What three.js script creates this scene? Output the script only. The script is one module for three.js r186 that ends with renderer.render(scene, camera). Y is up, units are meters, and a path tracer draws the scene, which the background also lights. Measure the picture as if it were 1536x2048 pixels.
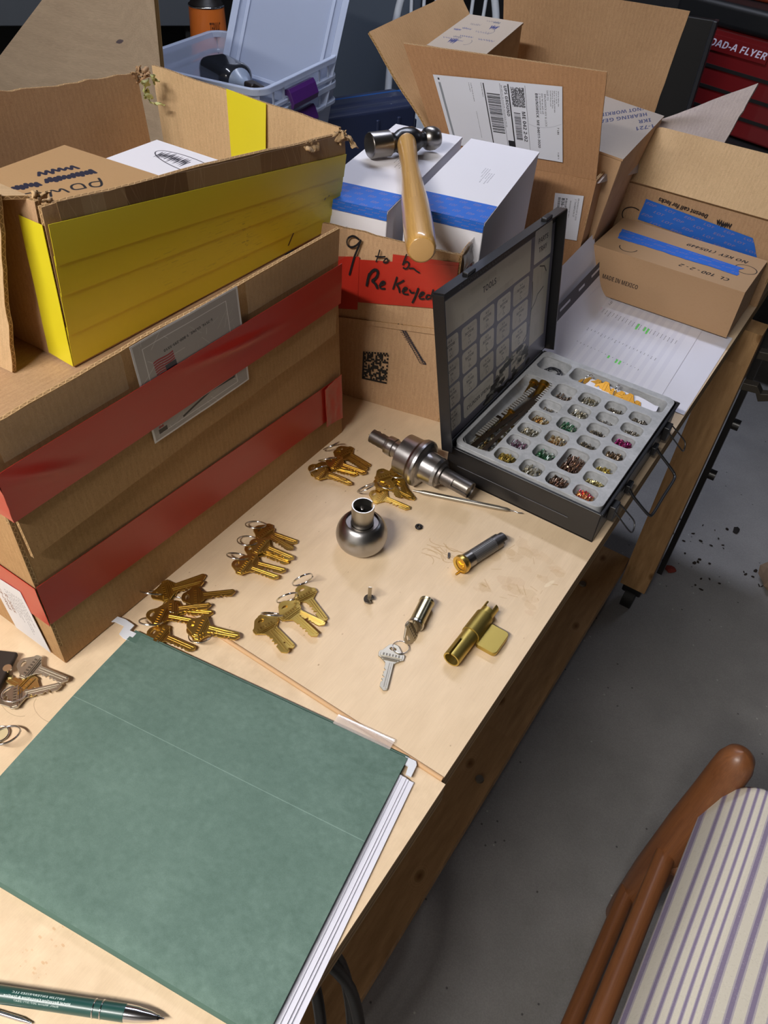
import * as THREE from 'three';
import { RoundedBoxGeometry } from 'three/addons/geometries/RoundedBoxGeometry.js';
import { mergeGeometries } from 'three/addons/utils/BufferGeometryUtils.js';
import { RectAreaLightUniformsLib } from 'three/addons/lights/RectAreaLightUniformsLib.js';

// ---------- renderer, camera, lights ----------
const renderer = new THREE.WebGLRenderer({ antialias: true });
renderer.toneMapping = THREE.LinearToneMapping;
renderer.toneMappingExposure = 1.04;
renderer.shadowMap.enabled = true;
const scene = new THREE.Scene();
scene.background = new THREE.Color(0x000000);
const T = 0.8;                                   // height of the bench top above the floor
const camera = new THREE.PerspectiveCamera(67.2426, 1536 / 2048, 0.02, 30);
camera.position.set(0.1056, T + 0.6363, 0.3126);
camera.up.set(-0.42474, 0.71355, -0.55718);
camera.lookAt(0.1056 - 0.36713, T + 0.6363 - 0.69833, 0.3126 - 0.61445);
scene.add(camera);
RectAreaLightUniformsLib.init();
const LAMPS = [                                   // shop lights under the ceiling: x, y, z, turn, length, intensity, colour
  [-0.42, 2.45, 1.35, Math.PI / 2, 1.15, 94, 0xfffaf4],
  [-1.1, 2.45, -1.4, Math.PI / 2, 1.2, 30, 0xe6ecff],
  [0.9, 2.45, -2.6, 0.15, 1.2, 6, 0xdfe8ff],
];

// ---------- helpers ----------
const names = {};
function numbered(n) { names[n] = (names[n] ?? -1) + 1; return names[n] ? n + '_' + String(names[n]).padStart(3, '0') : n; }
function thing(name, label, category, [x, y, z] = [0, 0, 0], turn = 0, group) {
  const o = new THREE.Group(); o.name = numbered(name); o.position.set(x, y, z); o.rotation.y = turn;
  o.userData = { label, category }; if (group) o.userData.group = group;
  scene.add(o); return o;
}
function part(t, name, geo, mat, label) {          // geometry given in the thing's own axes
  const m = new THREE.Mesh(geo, mat); m.name = name; m.castShadow = m.receiveShadow = true;
  if (label) m.userData.label = label;
  t.add(m); return m;
}
function partW(t, name, geo, mat, label) {         // geometry given in the scene's axes, thing not turned
  let p = t, x = 0, y = 0, z = 0;
  while (p && p !== scene) { x += p.position.x; y += p.position.y; z += p.position.z; p = p.parent; }
  geo.translate(-x, -y, -z); return part(t, name, geo, mat, label);
}
function single(name, label, category, geo, mat, pos = [0, 0, 0], group) {
  const m = new THREE.Mesh(geo, mat); m.name = numbered(name); m.position.set(...pos); m.castShadow = m.receiveShadow = true;
  m.userData = { label, category }; if (group) m.userData.group = group;
  scene.add(m); return m;
}
function struct(name, geo, mat, parent) {
  const m = new THREE.Mesh(geo, mat); m.name = name; m.castShadow = m.receiveShadow = true;
  if (!parent) m.userData.kind = 'structure';
  (parent ?? scene).add(m); return m;
}
let seed = 7;
const rnd = () => { seed = (seed * 1664525 + 1013904223) >>> 0; return seed / 4294967296; };
const rr = (a, b) => a + (b - a) * rnd();
const hsh = (x, y) => { let h = Math.imul(x | 0, 374761393) ^ Math.imul(y | 0, 668265263); h = Math.imul(h ^ (h >>> 13), 1274126177); return ((h ^ (h >>> 16)) >>> 0) / 4294967296; };
function vnoise(x, y) {
  const ix = Math.floor(x), iy = Math.floor(y), fx = x - ix, fy = y - iy, s = fx * fx * (3 - 2 * fx), t = fy * fy * (3 - 2 * fy);
  const a = hsh(ix, iy), b = hsh(ix + 1, iy), c = hsh(ix, iy + 1), d = hsh(ix + 1, iy + 1);
  return a + (b - a) * s + (c - a) * t + (a - b - c + d) * s * t;
}
const fbm = (x, y, n = 4) => { let s = 0, a = 0.5; for (let i = 0; i < n; i++) { s += a * vnoise(x, y); x = x * 2.03 + 7.1; y = y * 2.03 + 3.7; a *= 0.5; } return s; };
const W = (x, y, z) => new THREE.Vector3(x, y + T, z);   // bench coordinates: y counted from the bench top

// ---------- textures ----------
function canvas(w, h, draw) {
  const c = document.createElement('canvas'); c.width = w; c.height = h; const g = c.getContext('2d'); draw(g, w, h);
  const t = new THREE.CanvasTexture(c); t.colorSpace = THREE.SRGBColorSpace; t.wrapS = t.wrapT = THREE.RepeatWrapping; t.magFilter = THREE.LinearFilter; t.anisotropy = 8; return t;
}
function pixelTex(w, h, f, srgb = true) {           // f(x, y) -> [r, g, b] 0..255
  const d = new Uint8Array(w * h * 4);
  for (let y = 0; y < h; y++) for (let x = 0; x < w; x++) { const c = f(x, y), i = (y * w + x) * 4; d[i] = c[0]; d[i + 1] = c[1]; d[i + 2] = c[2]; d[i + 3] = 255; }
  const t = new THREE.DataTexture(d, w, h); if (srgb) t.colorSpace = THREE.SRGBColorSpace; t.wrapS = t.wrapT = THREE.RepeatWrapping; t.magFilter = THREE.LinearFilter; t.needsUpdate = true; return t;
}
const clampc = (v) => Math.max(0, Math.min(255, v));
const tileN = (x, y, w, h, s) => {                  // noise that tiles over w x h
  const u = x / w, v = y / h, a = fbm(u * s, v * s), b = fbm((u - 1) * s, v * s), c = fbm(u * s, (v - 1) * s), d = fbm((u - 1) * s, (v - 1) * s);
  return a * (1 - u) * (1 - v) + b * u * (1 - v) + c * (1 - u) * v + d * u * v;
};
function cardTex(r, g, b) {
  return pixelTex(512, 512, (x, y) => {
    const n = (tileN(x, y, 512, 512, 5) - 0.47) * 34, f = (hsh(x * 3, y >> 3) - 0.5) * 10 + (hsh(x, y) - 0.5) * 12, fl = Math.sin((x / 512) * Math.PI * 2 * 64) * 2.2;
    const sp = hsh(x + 91, y + 17) > 0.9965 ? -26 : 0; const k = n + f + fl + sp;
    return [clampc(r + k), clampc(g + k * 0.95), clampc(b + k * 0.85)];
  });
}
const mapped = (tex, rep, opt = {}) => { const t = tex.clone(); t.repeat.set(rep, rep); t.needsUpdate = true; return new THREE.MeshStandardMaterial({ map: t, roughness: 0.88, ...opt }); };
const kraftT = cardTex(176, 137, 92), tanT = cardTex(188, 152, 116), paleT = cardTex(205, 172, 130), greyT = cardTex(178, 164, 158);
const KR = mapped(kraftT, 2.5), TAN = mapped(tanT, 2.5), PALE = mapped(paleT, 2.5), GREYCARD = mapped(greyT, 2.5);
const fluteT = canvas(128, 32, (g) => {
  g.fillStyle = '#8c6c46'; g.fillRect(0, 0, 128, 32); g.strokeStyle = '#c9a677'; g.lineWidth = 5; g.beginPath();
  for (let x = 0; x <= 128; x++) { const y = 16 + 11 * Math.sin((x / 128) * Math.PI * 4); x ? g.lineTo(x, y) : g.moveTo(x, y); } g.stroke();
  g.fillStyle = '#c9a677'; g.fillRect(0, 0, 128, 4); g.fillRect(0, 28, 128, 4);
});
const FLUTE = new THREE.MeshStandardMaterial({ map: fluteT, roughness: 0.95 });
const CARD = [KR, KR, FLUTE], CARDT = [TAN, TAN, FLUTE], CARDP = [PALE, PALE, FLUTE];
const std = (color, roughness = 0.6, o = {}) => new THREE.MeshStandardMaterial({ color, roughness, ...o });
const phys = (color, roughness, o = {}) => new THREE.MeshPhysicalMaterial({ color, roughness, ...o });
const decal = (tex, roughness = 0.7, o = {}) => new THREE.MeshStandardMaterial({ map: tex, transparent: true, roughness, ...o });

// ---------- geometry helpers ----------
// A sheet with thickness: corners a (bottom left), b (bottom right), c (top right), d (top left) seen from the front. Groups: front, back, rim.
function sheet(a, b, c, d, o = {}) {
  const nx = o.nx ?? 1, ny = o.ny ?? 1, th = o.th ?? 0.004, rag = o.rag ?? {}, sd = o.seed ?? 1;
  const n = new THREE.Vector3().crossVectors(b.clone().sub(a), d.clone().sub(a)).normalize();
  const wid = (a.distanceTo(b) + d.distanceTo(c)) / 2, hei = (a.distanceTo(d) + b.distanceTo(c)) / 2;
  const pos = [], uv = [], nor = [], idx = [], groups = [];
  const P = (u, v) => {
    let uu = u, vv = v;
    const j = (amt, t) => (amt ? amt * (fbm(t * 9 + sd * 5.3, sd * 2.1, 3) + 0.25 * hsh(Math.round(t * 997), sd)) : 0);
    if (rag.top) vv -= j(rag.top, u) / hei * v ** 6; if (rag.bottom) vv += j(rag.bottom, u + 3) / hei * (1 - v) ** 6;
    if (rag.right) uu -= j(rag.right, v + 5) / wid * u ** 6; if (rag.left) uu += j(rag.left, v + 7) / wid * (1 - u) ** 6;
    const p = a.clone().multiplyScalar((1 - uu) * (1 - vv)).addScaledVector(b, uu * (1 - vv)).addScaledVector(c, uu * vv).addScaledVector(d, (1 - uu) * vv);
    let off = o.bend ? o.bend(u, v) : 0; if (o.wave) off += o.wave * (fbm(u * 3 + sd, v * 3 + sd * 1.7, 3) - 0.45) * 2;
    p.addScaledVector(n, off); p.uu = uu; p.vv = vv; return p;
  };
  const grid = []; for (let j = 0; j <= ny; j++) for (let i = 0; i <= nx; i++) grid.push(P(i / nx, j / ny));
  const at = (i, j) => grid[j * (nx + 1) + i];
  const nrm = (i, j) => { const du = at(Math.min(i + 1, nx), j).clone().sub(at(Math.max(i - 1, 0), j)), dv = at(i, Math.min(j + 1, ny)).clone().sub(at(i, Math.max(j - 1, 0))); return du.cross(dv).normalize(); };
  const U = (p) => (o.uvr ? [o.uvr[0] + p.uu * (o.uvr[2] - o.uvr[0]), o.uvr[1] + p.vv * (o.uvr[3] - o.uvr[1])] : o.uvm === false ? [p.uu, p.vv] : [p.uu * wid + (o.uo ?? 0), p.vv * hei + (o.vo ?? 0)]);
  for (const side of [0, 1]) {
    const base = pos.length / 3, start = idx.length;
    for (let j = 0; j <= ny; j++) for (let i = 0; i <= nx; i++) {
      const p = at(i, j), m = nrm(i, j), q = side ? p.clone().addScaledVector(m, -th) : p;
      pos.push(q.x, q.y, q.z); const s = side ? -1 : 1; nor.push(m.x * s, m.y * s, m.z * s); uv.push(...U(p));
    }
    for (let j = 0; j < ny; j++) for (let i = 0; i < nx; i++) {
      const k = base + j * (nx + 1) + i, l = k + nx + 1;
      side ? idx.push(k, l, k + 1, k + 1, l, l + 1) : idx.push(k, k + 1, l, k + 1, l + 1, l);
    }
    groups.push([start, idx.length - start, side]);
  }
  const start = idx.length, ring = [];
  for (let i = 0; i < nx; i++) ring.push([i, 0]); for (let j = 0; j < ny; j++) ring.push([nx, j]);
  for (let i = nx; i > 0; i--) ring.push([i, ny]); for (let j = ny; j > 0; j--) ring.push([0, j]);
  let run = 0;
  for (let k = 0; k < ring.length; k++) {
    const [i0, j0] = ring[k], [i1, j1] = ring[(k + 1) % ring.length], p = at(i0, j0), q = at(i1, j1), pb = p.clone().addScaledVector(nrm(i0, j0), -th), qb = q.clone().addScaledVector(nrm(i1, j1), -th);
    const m = q.clone().sub(p).cross(n).normalize(), L = p.distanceTo(q), b0 = pos.length / 3;
    for (const v of [p, q, qb, pb]) { pos.push(v.x, v.y, v.z); nor.push(m.x, m.y, m.z); }
    const e = 1 / 0.014; uv.push(run * e, 0, (run + L) * e, 0, (run + L) * e, 1, run * e, 1); run += L;
    idx.push(b0, b0 + 3, b0 + 1, b0 + 1, b0 + 3, b0 + 2);
  }
  groups.push([start, idx.length - start, 2]);
  const g = new THREE.BufferGeometry();
  g.setAttribute('position', new THREE.Float32BufferAttribute(pos, 3)); g.setAttribute('normal', new THREE.Float32BufferAttribute(nor, 3)); g.setAttribute('uv', new THREE.Float32BufferAttribute(uv, 2));
  g.setIndex(idx); for (const q of groups) g.addGroup(...q); return g;
}
const box = (w, h, d, x = 0, y = 0, z = 0, r = 0) => { const g = r ? new RoundedBoxGeometry(w, h, d, 2, r) : new THREE.BoxGeometry(w, h, d); return g.translate(x, y, z); };
function boxM(w, h, d, x = 0, y = 0, z = 0) {       // box with uv in metres
  const g = new THREE.BoxGeometry(w, h, d), u = g.attributes.uv, s = [[d, h], [d, h], [w, d], [w, d], [w, h], [w, h]];
  for (let i = 0; i < 24; i++) { const [a, b] = s[Math.floor(i / 4)]; u.setXY(i, u.getX(i) * a, u.getY(i) * b); }
  return g.translate(x, y, z);
}
const join = (...g) => mergeGeometries(g.flat().map((q) => { const r = q.index ? q.toNonIndexed() : q; for (const k of Object.keys(r.attributes)) if (!['position', 'normal', 'uv'].includes(k)) r.deleteAttribute(k); r.clearGroups(); return r; }));
function rod(a, b, r, seg = 12, r2 = r) {            // cylinder from a to b
  const d = b.clone().sub(a), g = new THREE.CylinderGeometry(r2, r, d.length(), seg, 1);
  g.applyQuaternion(new THREE.Quaternion().setFromUnitVectors(new THREE.Vector3(0, 1, 0), d.clone().normalize())); g.translate((a.x + b.x) / 2, (a.y + b.y) / 2, (a.z + b.z) / 2); return g;
}
const tube = (pts, r, seg = 24, rad = 8, closed = false) => new THREE.TubeGeometry(new THREE.CatmullRomCurve3(pts.map((p) => (p.isVector3 ? p : new THREE.Vector3(...p))), closed, 'catmullrom', 0.4), seg, r, rad, closed);
const lathe = (pts, seg = 40) => { const g = new THREE.LatheGeometry(pts.map((p) => new THREE.Vector2(p[0], p[1])), seg); return g; };
function hardLathe(pts, seg = 40) { const g = []; for (let i = 0; i + 1 < pts.length; i++) g.push(lathe([pts[i], pts[i + 1]], seg)); return join(g); }
function along(geo, a, b) {                          // lays a geometry built along +y on the line from a towards b
  const q = new THREE.Quaternion().setFromUnitVectors(new THREE.Vector3(0, 1, 0), b.clone().sub(a).normalize()); geo.applyQuaternion(q); geo.translate(a.x, a.y, a.z); return geo;
}
function rrShape(w, h, r, x = 0, y = 0) {
  const s = new THREE.Shape(), a = x - w / 2, b = y - h / 2; s.moveTo(a + r, b); s.lineTo(a + w - r, b); s.absarc(a + w - r, b + r, r, -Math.PI / 2, 0); s.lineTo(a + w, b + h - r); s.absarc(a + w - r, b + h - r, r, 0, Math.PI / 2);
  s.lineTo(a + r, b + h); s.absarc(a + r, b + h - r, r, Math.PI / 2, Math.PI); s.lineTo(a, b + r); s.absarc(a + r, b + r, r, Math.PI, Math.PI * 1.5); return s;
}
const extr = (shape, depth, bev = 0, seg = 6) => new THREE.ExtrudeGeometry(shape, { depth, bevelEnabled: bev > 0, bevelSize: bev, bevelThickness: bev, bevelSegments: 2, curveSegments: seg });
function hand(g, strokes, ox, oy, s, lw, color = '#15131a') {   // pen strokes: lists of points in a unit box
  g.strokeStyle = color; g.lineWidth = lw; g.lineCap = g.lineJoin = 'round';
  for (const k of strokes) {
    g.beginPath(); const p = k.map(([x, y]) => [ox + x * s, oy + y * s]); g.moveTo(...p[0]);
    for (let i = 1; i < p.length - 1; i++) g.quadraticCurveTo(p[i][0], p[i][1], (p[i][0] + p[i + 1][0]) / 2, (p[i][1] + p[i + 1][1]) / 2);
    g.lineTo(...p[p.length - 1]); g.stroke();
  }
}
function scribble(g, x, y, w, h, n, color, lw) { g.strokeStyle = color; g.lineWidth = lw; g.lineCap = 'round'; g.beginPath(); for (let i = 0; i <= n; i++) { const px = x + (w * i) / n + rr(-2, 2), py = y + (i % 2 ? h : 0) + rr(-h * 0.2, h * 0.2); i ? g.lineTo(px, py) : g.moveTo(px, py); } g.stroke(); }
const localDir = (t, x, y, z) => new THREE.Vector3(x, y, z).normalize().applyQuaternion(t.quaternion.clone().invert());
// ---------- room ----------
const concreteT = pixelTex(1024, 1024, (x, y) => {
  const n = (tileN(x, y, 1024, 1024, 6) - 0.47) * 46 + (tileN(y, x, 1024, 1024, 30) - 0.47) * 26 + (hsh(x, y) - 0.5) * 12, sp = hsh(x >> 1, (y >> 1) + 77);
  const k = n + (sp > 0.9992 ? -60 : sp < 0.0006 ? 40 : 0); return [clampc(146 + k), clampc(144 + k), clampc(143 + k * 0.97)];
});
const concrete = (() => { const t = concreteT.clone(); t.repeat.set(0.62, 0.62); t.needsUpdate = true; return new THREE.MeshStandardMaterial({ map: t, roughness: 0.75 }); })();
const wallM = (() => { const t = concreteT.clone(); t.repeat.set(0.4, 0.4); t.needsUpdate = true; return new THREE.MeshStandardMaterial({ map: t, color: 0x7d7f84, roughness: 0.95 }); })();
const ceilM = std(0x615c54, 0.95);
const RX0 = -4.2, RX1 = 2.6, RZ0 = -4.4, RZ1 = 2.6, RH = 2.59, TH = 0.15;
struct('floor', boxM(RX1 - RX0 + 2 * TH, TH, RZ1 - RZ0 + 2 * TH, (RX0 + RX1) / 2, -TH / 2, (RZ0 + RZ1) / 2), concrete);
struct('ceiling', boxM(RX1 - RX0 + 2 * TH, TH, RZ1 - RZ0 + 2 * TH, (RX0 + RX1) / 2, RH + TH / 2, (RZ0 + RZ1) / 2), ceilM);
struct('wall_back', boxM(RX1 - RX0 + 2 * TH, RH, TH, (RX0 + RX1) / 2, RH / 2, RZ0 - TH / 2), wallM);
struct('wall_front', boxM(RX1 - RX0 + 2 * TH, RH, TH, (RX0 + RX1) / 2, RH / 2, RZ1 + TH / 2), std(0xd9d5cc, 0.9));  // unseen wall, made pale so it bounces fill light onto the box fronts
struct('wall_left', boxM(TH, RH, RZ1 - RZ0, RX0 - TH / 2, RH / 2, (RZ0 + RZ1) / 2), wallM);
struct('wall_right', boxM(TH, RH, RZ1 - RZ0, RX1 + TH / 2, RH / 2, (RZ0 + RZ1) / 2), wallM);
const LAMPTXT = ['behind the near end of the bench', 'over the stacked storage bins', 'over the open floor beside the bench'];
LAMPS.forEach(([x, y, z, turn, len, inten, col], i) => {
  const t = thing('ceiling_lamp', 'long white ceiling shop lamp ' + LAMPTXT[i], 'lamp', [x, y, z], turn);
  part(t, 'housing', box(0.16, 0.06, len + 0.06, 0, 0.045, 0, 0.01), std(0xd8d8d8, 0.5));
  for (const s of [-0.4, 0.4]) part(t, 'chain', rod(new THREE.Vector3(0, 0.07, len * s), new THREE.Vector3(0, 0.14, len * s), 0.003), std(0x888888, 0.4, { metalness: 1 }));
  const glow = new THREE.MeshStandardMaterial({ color: 0xffffff, emissive: col, emissiveIntensity: inten * 0.35, roughness: 0.6 });
  part(t, 'diffuser', box(0.14, 0.012, len, 0, 0.01, 0), glow);
  const l = new THREE.RectAreaLight(col, inten, 0.14, len); l.position.set(0, 0.002, 0); l.rotation.x = -Math.PI / 2; l.name = 'lamp_light'; t.add(l);
});

// ---------- bench ----------
const mapleT = pixelTex(1024, 1024, (x, y) => {
  const g1 = tileN(x * 5, y * 0.6, 5120, 1024, 40), g2 = (hsh(x, y >> 5) - 0.5) * 5, n = (g1 - 0.47) * 26 + (tileN(x, y, 1024, 1024, 4) - 0.47) * 14 + g2;
  return [clampc(230 + n), clampc(204 + n * 1.05), clampc(170 + n * 1.1)];
});
function topTexture(stain) {
  return canvas(1536, 2048, (g, w, h) => {
    const img = mapleT.image, id = g.createImageData(w, h);
    for (let y = 0; y < h; y++) for (let x = 0; x < w; x++) { const s = ((y % 1024) * 1024 + (x % 1024)) * 4, i = (y * w + x) * 4; const k = stain ? 0 : -3; id.data[i] = img.data[s] + k; id.data[i + 1] = img.data[s + 1] + k; id.data[i + 2] = img.data[s + 2] + k; id.data[i + 3] = 255; }
    g.putImageData(id, 0, 0);
    stain?.(g, w, h);
  });
}
// far sheet of the bench top: x -1.05..0, z -1.32..0; canvas x runs along x, canvas y from far to near
const TX0 = -0.66, TZ0 = -1.32;
const mx = (x) => ((x - TX0) / -TX0) * 1536, mz = (z) => ((z - TZ0) / -TZ0) * 2048;
const topFarT = topTexture((g) => {
  const col = (a) => 'rgba(168,120,58,' + a + ')';
  g.lineCap = 'round';
  const patch = (pts, a) => { g.fillStyle = col(a); g.beginPath(); pts.forEach(([x, z], i) => (i ? g.lineTo(mx(x), mz(z)) : g.moveTo(mx(x), mz(z)))); g.fill(); };
  for (let k = 0; k < 26; k++) { const x = rr(-0.095, -0.02), z = rr(-0.3, -0.205), s = rr(0.004, 0.014), p = []; for (let i = 0; i < 9; i++) { const a = (i / 9) * 6.28, q = s * rr(0.5, 1.2); p.push([x + Math.cos(a) * q, z + Math.sin(a) * q * 0.7]); } patch(p, rr(0.05, 0.14)); }
  g.strokeStyle = col(0.35); g.lineWidth = 1.6;
  for (let k = 0; k < 16; k++) { const x = rr(-0.165, -0.122), z = rr(-0.245, -0.215); g.beginPath(); g.moveTo(mx(x), mz(z)); g.quadraticCurveTo(mx(x + rr(0, 0.02)), mz(z + rr(-0.012, 0.012)), mx(x + rr(0.008, 0.03)), mz(z + rr(-0.005, 0.012))); g.stroke(); }
  for (let k = 0; k < 14; k++) { const x = rr(-0.09, -0.02), z = rr(-0.29, -0.21); g.strokeStyle = col(rr(0.15, 0.4)); g.beginPath(); g.moveTo(mx(x), mz(z)); g.lineTo(mx(x + rr(-0.012, 0.012)), mz(z + rr(-0.01, 0.01))); g.stroke(); }
  g.fillStyle = 'rgba(248,232,205,0.5)'; g.beginPath(); g.ellipse(mx(-0.021), mz(-0.262), 5, 13, 0.5, 0, 7); g.fill();
  for (let k = 0; k < 60; k++) { g.fillStyle = 'rgba(120,80,40,' + rr(0.15, 0.5) + ')'; g.beginPath(); g.arc(mx(rr(-0.36, 0)), mz(rr(-0.4, 0)), rr(0.6, 1.8), 0, 7); g.fill(); }
});
const NX0 = -0.66, NZ1 = 0.46;
const topNearT = topTexture((g) => {
  const X = (x) => ((x - NX0) / -NX0) * 1536, Z = (z) => (z / NZ1) * 2048;
  for (let k = 0; k < 26; k++) { const x = rr(-0.2, -0.165) + k * 0.0006, z = rr(0.262, 0.3); g.fillStyle = 'rgba(190,120,60,' + rr(0.1, 0.3) + ')'; g.beginPath(); g.arc(X(x), Z(z), rr(0.8, 4), 0, 7); g.fill(); }
  g.strokeStyle = 'rgba(120,90,60,0.4)'; g.lineWidth = 1.5;
  for (const [x, z, r] of [[-0.36, 0.165, 40], [-0.345, 0.19, 30], [-0.33, 0.15, 46]]) { g.beginPath(); g.arc(X(x), Z(z), r, 0.3, 2.2 + r * 0.02); g.stroke(); }
});
const plyEdgeT = canvas(512, 64, (g) => { for (let y = 0; y < 64; y++) { const k = [150, 118, 142, 110, 146][Math.floor(y / 13)] ?? 130; g.fillStyle = `rgb(${k + 12},${k - 18},${k - 62})`; g.fillRect(0, y, 512, 1); } for (let i = 0; i < 500; i++) { g.fillStyle = 'rgba(60,40,20,0.12)'; g.fillRect(rr(0, 512), rr(0, 64), rr(8, 50), 1); } });
const plyEdge = new THREE.MeshStandardMaterial({ map: plyEdgeT, roughness: 0.8 });
const lam = (t) => new THREE.MeshPhysicalMaterial({ map: t, roughness: 0.5, clearcoat: 0.12, clearcoatRoughness: 0.35 });
const pineT = pixelTex(512, 1024, (x, y) => {
  let k = (tileN(x * 3, y * 0.35, 1536, 1024, 34) - 0.47) * 60 + (hsh(x, y >> 4) - 0.5) * 8;
  for (const [kx, ky] of [[120, 100], [330, 260], [210, 520], [400, 700], [150, 880]]) { const d = Math.hypot((x - kx), (y - ky) * 0.8); if (d < 16) k -= 70 * (1 - d / 20); else if (d < 40) k += Math.sin(d * 0.9) * 10 * (1 - d / 40); }
  return [clampc(176 + k), clampc(138 + k * 0.95), clampc(94 + k * 0.85)];
});
const pine = (() => { const t = pineT.clone(); t.repeat.set(4, 1.6); t.needsUpdate = true; return new THREE.MeshStandardMaterial({ map: t, roughness: 0.75 }); })();
const blackMetal = phys(0x101012, 0.38, { clearcoat: 0.3, clearcoatRoughness: 0.3 });
const bench = thing('workbench', 'pale maple topped workbench on wooden legs with a low plank shelf', 'workbench', [-0.33, 0, -0.4]);
{
  const TT = 0.03;
  const top = (x0, x1, z0, z1, y1, tex) => {
    const g = new THREE.BoxGeometry(x1 - x0, TT, z1 - z0); g.translate((x0 + x1) / 2, T + y1 - TT / 2, (z0 + z1) / 2);
    return [g, [plyEdge, plyEdge, lam(tex), plyEdge, plyEdge, plyEdge]];
  };
  partW(bench, 'top_sheet', ...top(TX0, 0, TZ0, -0.0028, 0, topFarT));
  partW(bench, 'top_sheet', ...top(NX0, 0.004, 0.0012, NZ1, -0.0016, topNearT));
  partW(bench, 'edge_strip', rod(W(-0.66, -0.0012, -0.0012), W(-0.0005, -0.0012, -0.0012), 0.0024, 10), std(0xcfa67a, 0.55), 'thin rounded wooden strip in the seam of the top');
  // long rails under the top, low plank shelf, legs with black casters
  partW(bench, 'rail', boxM(0.04, 0.07, 1.66, -0.05, T - 0.066, -0.43), pine);
  partW(bench, 'rail', boxM(0.04, 0.07, 1.66, -0.6, T - 0.066, -0.43), pine);
  for (const [x, w] of [[-0.095, 0.125], [-0.225, 0.125], [-0.36, 0.135]]) partW(bench, 'shelf_plank', boxM(w, 0.035, 1.2, x, 0.13, -0.44), pine);
  const bolt = std(0x8a8478, 0.45, { metalness: 0.7 });
  for (const [x, z] of [[-0.055, -0.36], [-0.09, -0.9]]) partW(bench, 'bolt_head', new THREE.CylinderGeometry(0.007, 0.008, 0.004, 16).translate(x, 0.1495, z), bolt);
  for (const [x, z] of [[0.0, -1.045], [-0.6, -1.045], [-0.6, 0.36], [-0.05, 0.41]]) {
    partW(bench, 'leg', boxM(0.06, T - 0.11, 0.045, x, (T - 0.03 + 0.08) / 2, z), pine);
    const c = partW(bench, 'caster', new THREE.CylinderGeometry(0.03, 0.03, 0.025, 20).rotateZ(Math.PI / 2).translate(x, 0.032, z), std(0x0c0c0d, 0.6));
    partW(c, 'fork', box(0.045, 0.03, 0.03, x, 0.066, z, 0.004), blackMetal);
  }
}
// ---------- cardboard boxes ----------
const redTape = phys(0xb52a1d, 0.42, { clearcoat: 0.45, clearcoatRoughness: 0.3 });
const RT = [redTape, redTape, redTape];
const clearTape = phys(0xcbb79a, 0.25, { transparent: true, opacity: 0.12, clearcoat: 0.5, clearcoatRoughness: 0.2 });
const brownTapeT = canvas(1024, 128, (g) => { g.fillStyle = '#8f7350'; g.fillRect(0, 0, 1024, 128); for (const [x, w, c] of [[180, 190, '#6c4f30'], [640, 170, '#7a5a38'], [850, 90, '#8a6a45'], [60, 60, '#9b8260']]) { g.fillStyle = c; g.fillRect(x, 0, w, 128); } for (let i = 0; i < 60; i++) { g.strokeStyle = 'rgba(255,240,215,' + rr(0.05, 0.25) + ')'; g.lineWidth = rr(0.5, 2); const x = rr(0, 1024); g.beginPath(); g.moveTo(x, 0); g.lineTo(x + rr(-30, 30), 128); g.stroke(); } });
const yellowT = canvas(1024, 512, (g, w, h) => {
  g.fillStyle = '#e4d628'; g.fillRect(0, 0, w, h);
  for (let i = 0; i < 260; i++) { g.fillStyle = 'rgba(90,80,30,' + rr(0.03, 0.14) + ')'; g.fillRect(rr(w * 0.25, w), rr(h * 0.3, h * 0.75), rr(6, 30), rr(1, 4)); }
  for (let i = 0; i < 18; i++) { g.fillStyle = 'rgba(60,55,30,0.18)'; g.fillRect(590 + rr(-14, 14), rr(200, 420), rr(3, 16), rr(2, 8)); }
  g.strokeStyle = '#22201a'; g.lineWidth = 6; g.lineCap = 'round'; g.beginPath(); g.moveTo(806, 402); g.lineTo(786, 470); g.stroke(); g.lineWidth = 3; g.beginPath(); g.moveTo(962, 232); g.lineTo(944, 284); g.stroke();
});
const yellow = phys(0xffffff, 0.45, { map: yellowT, clearcoat: 0.35, clearcoatRoughness: 0.35 }), yellowPlain = phys(0xe4d628, 0.45, { clearcoat: 0.35, clearcoatRoughness: 0.35 });
const wallB = (t, name, a, b, c, d, o, m) => partW(t, name, sheet(a, b, c, d, o), m ?? CARD);

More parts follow.
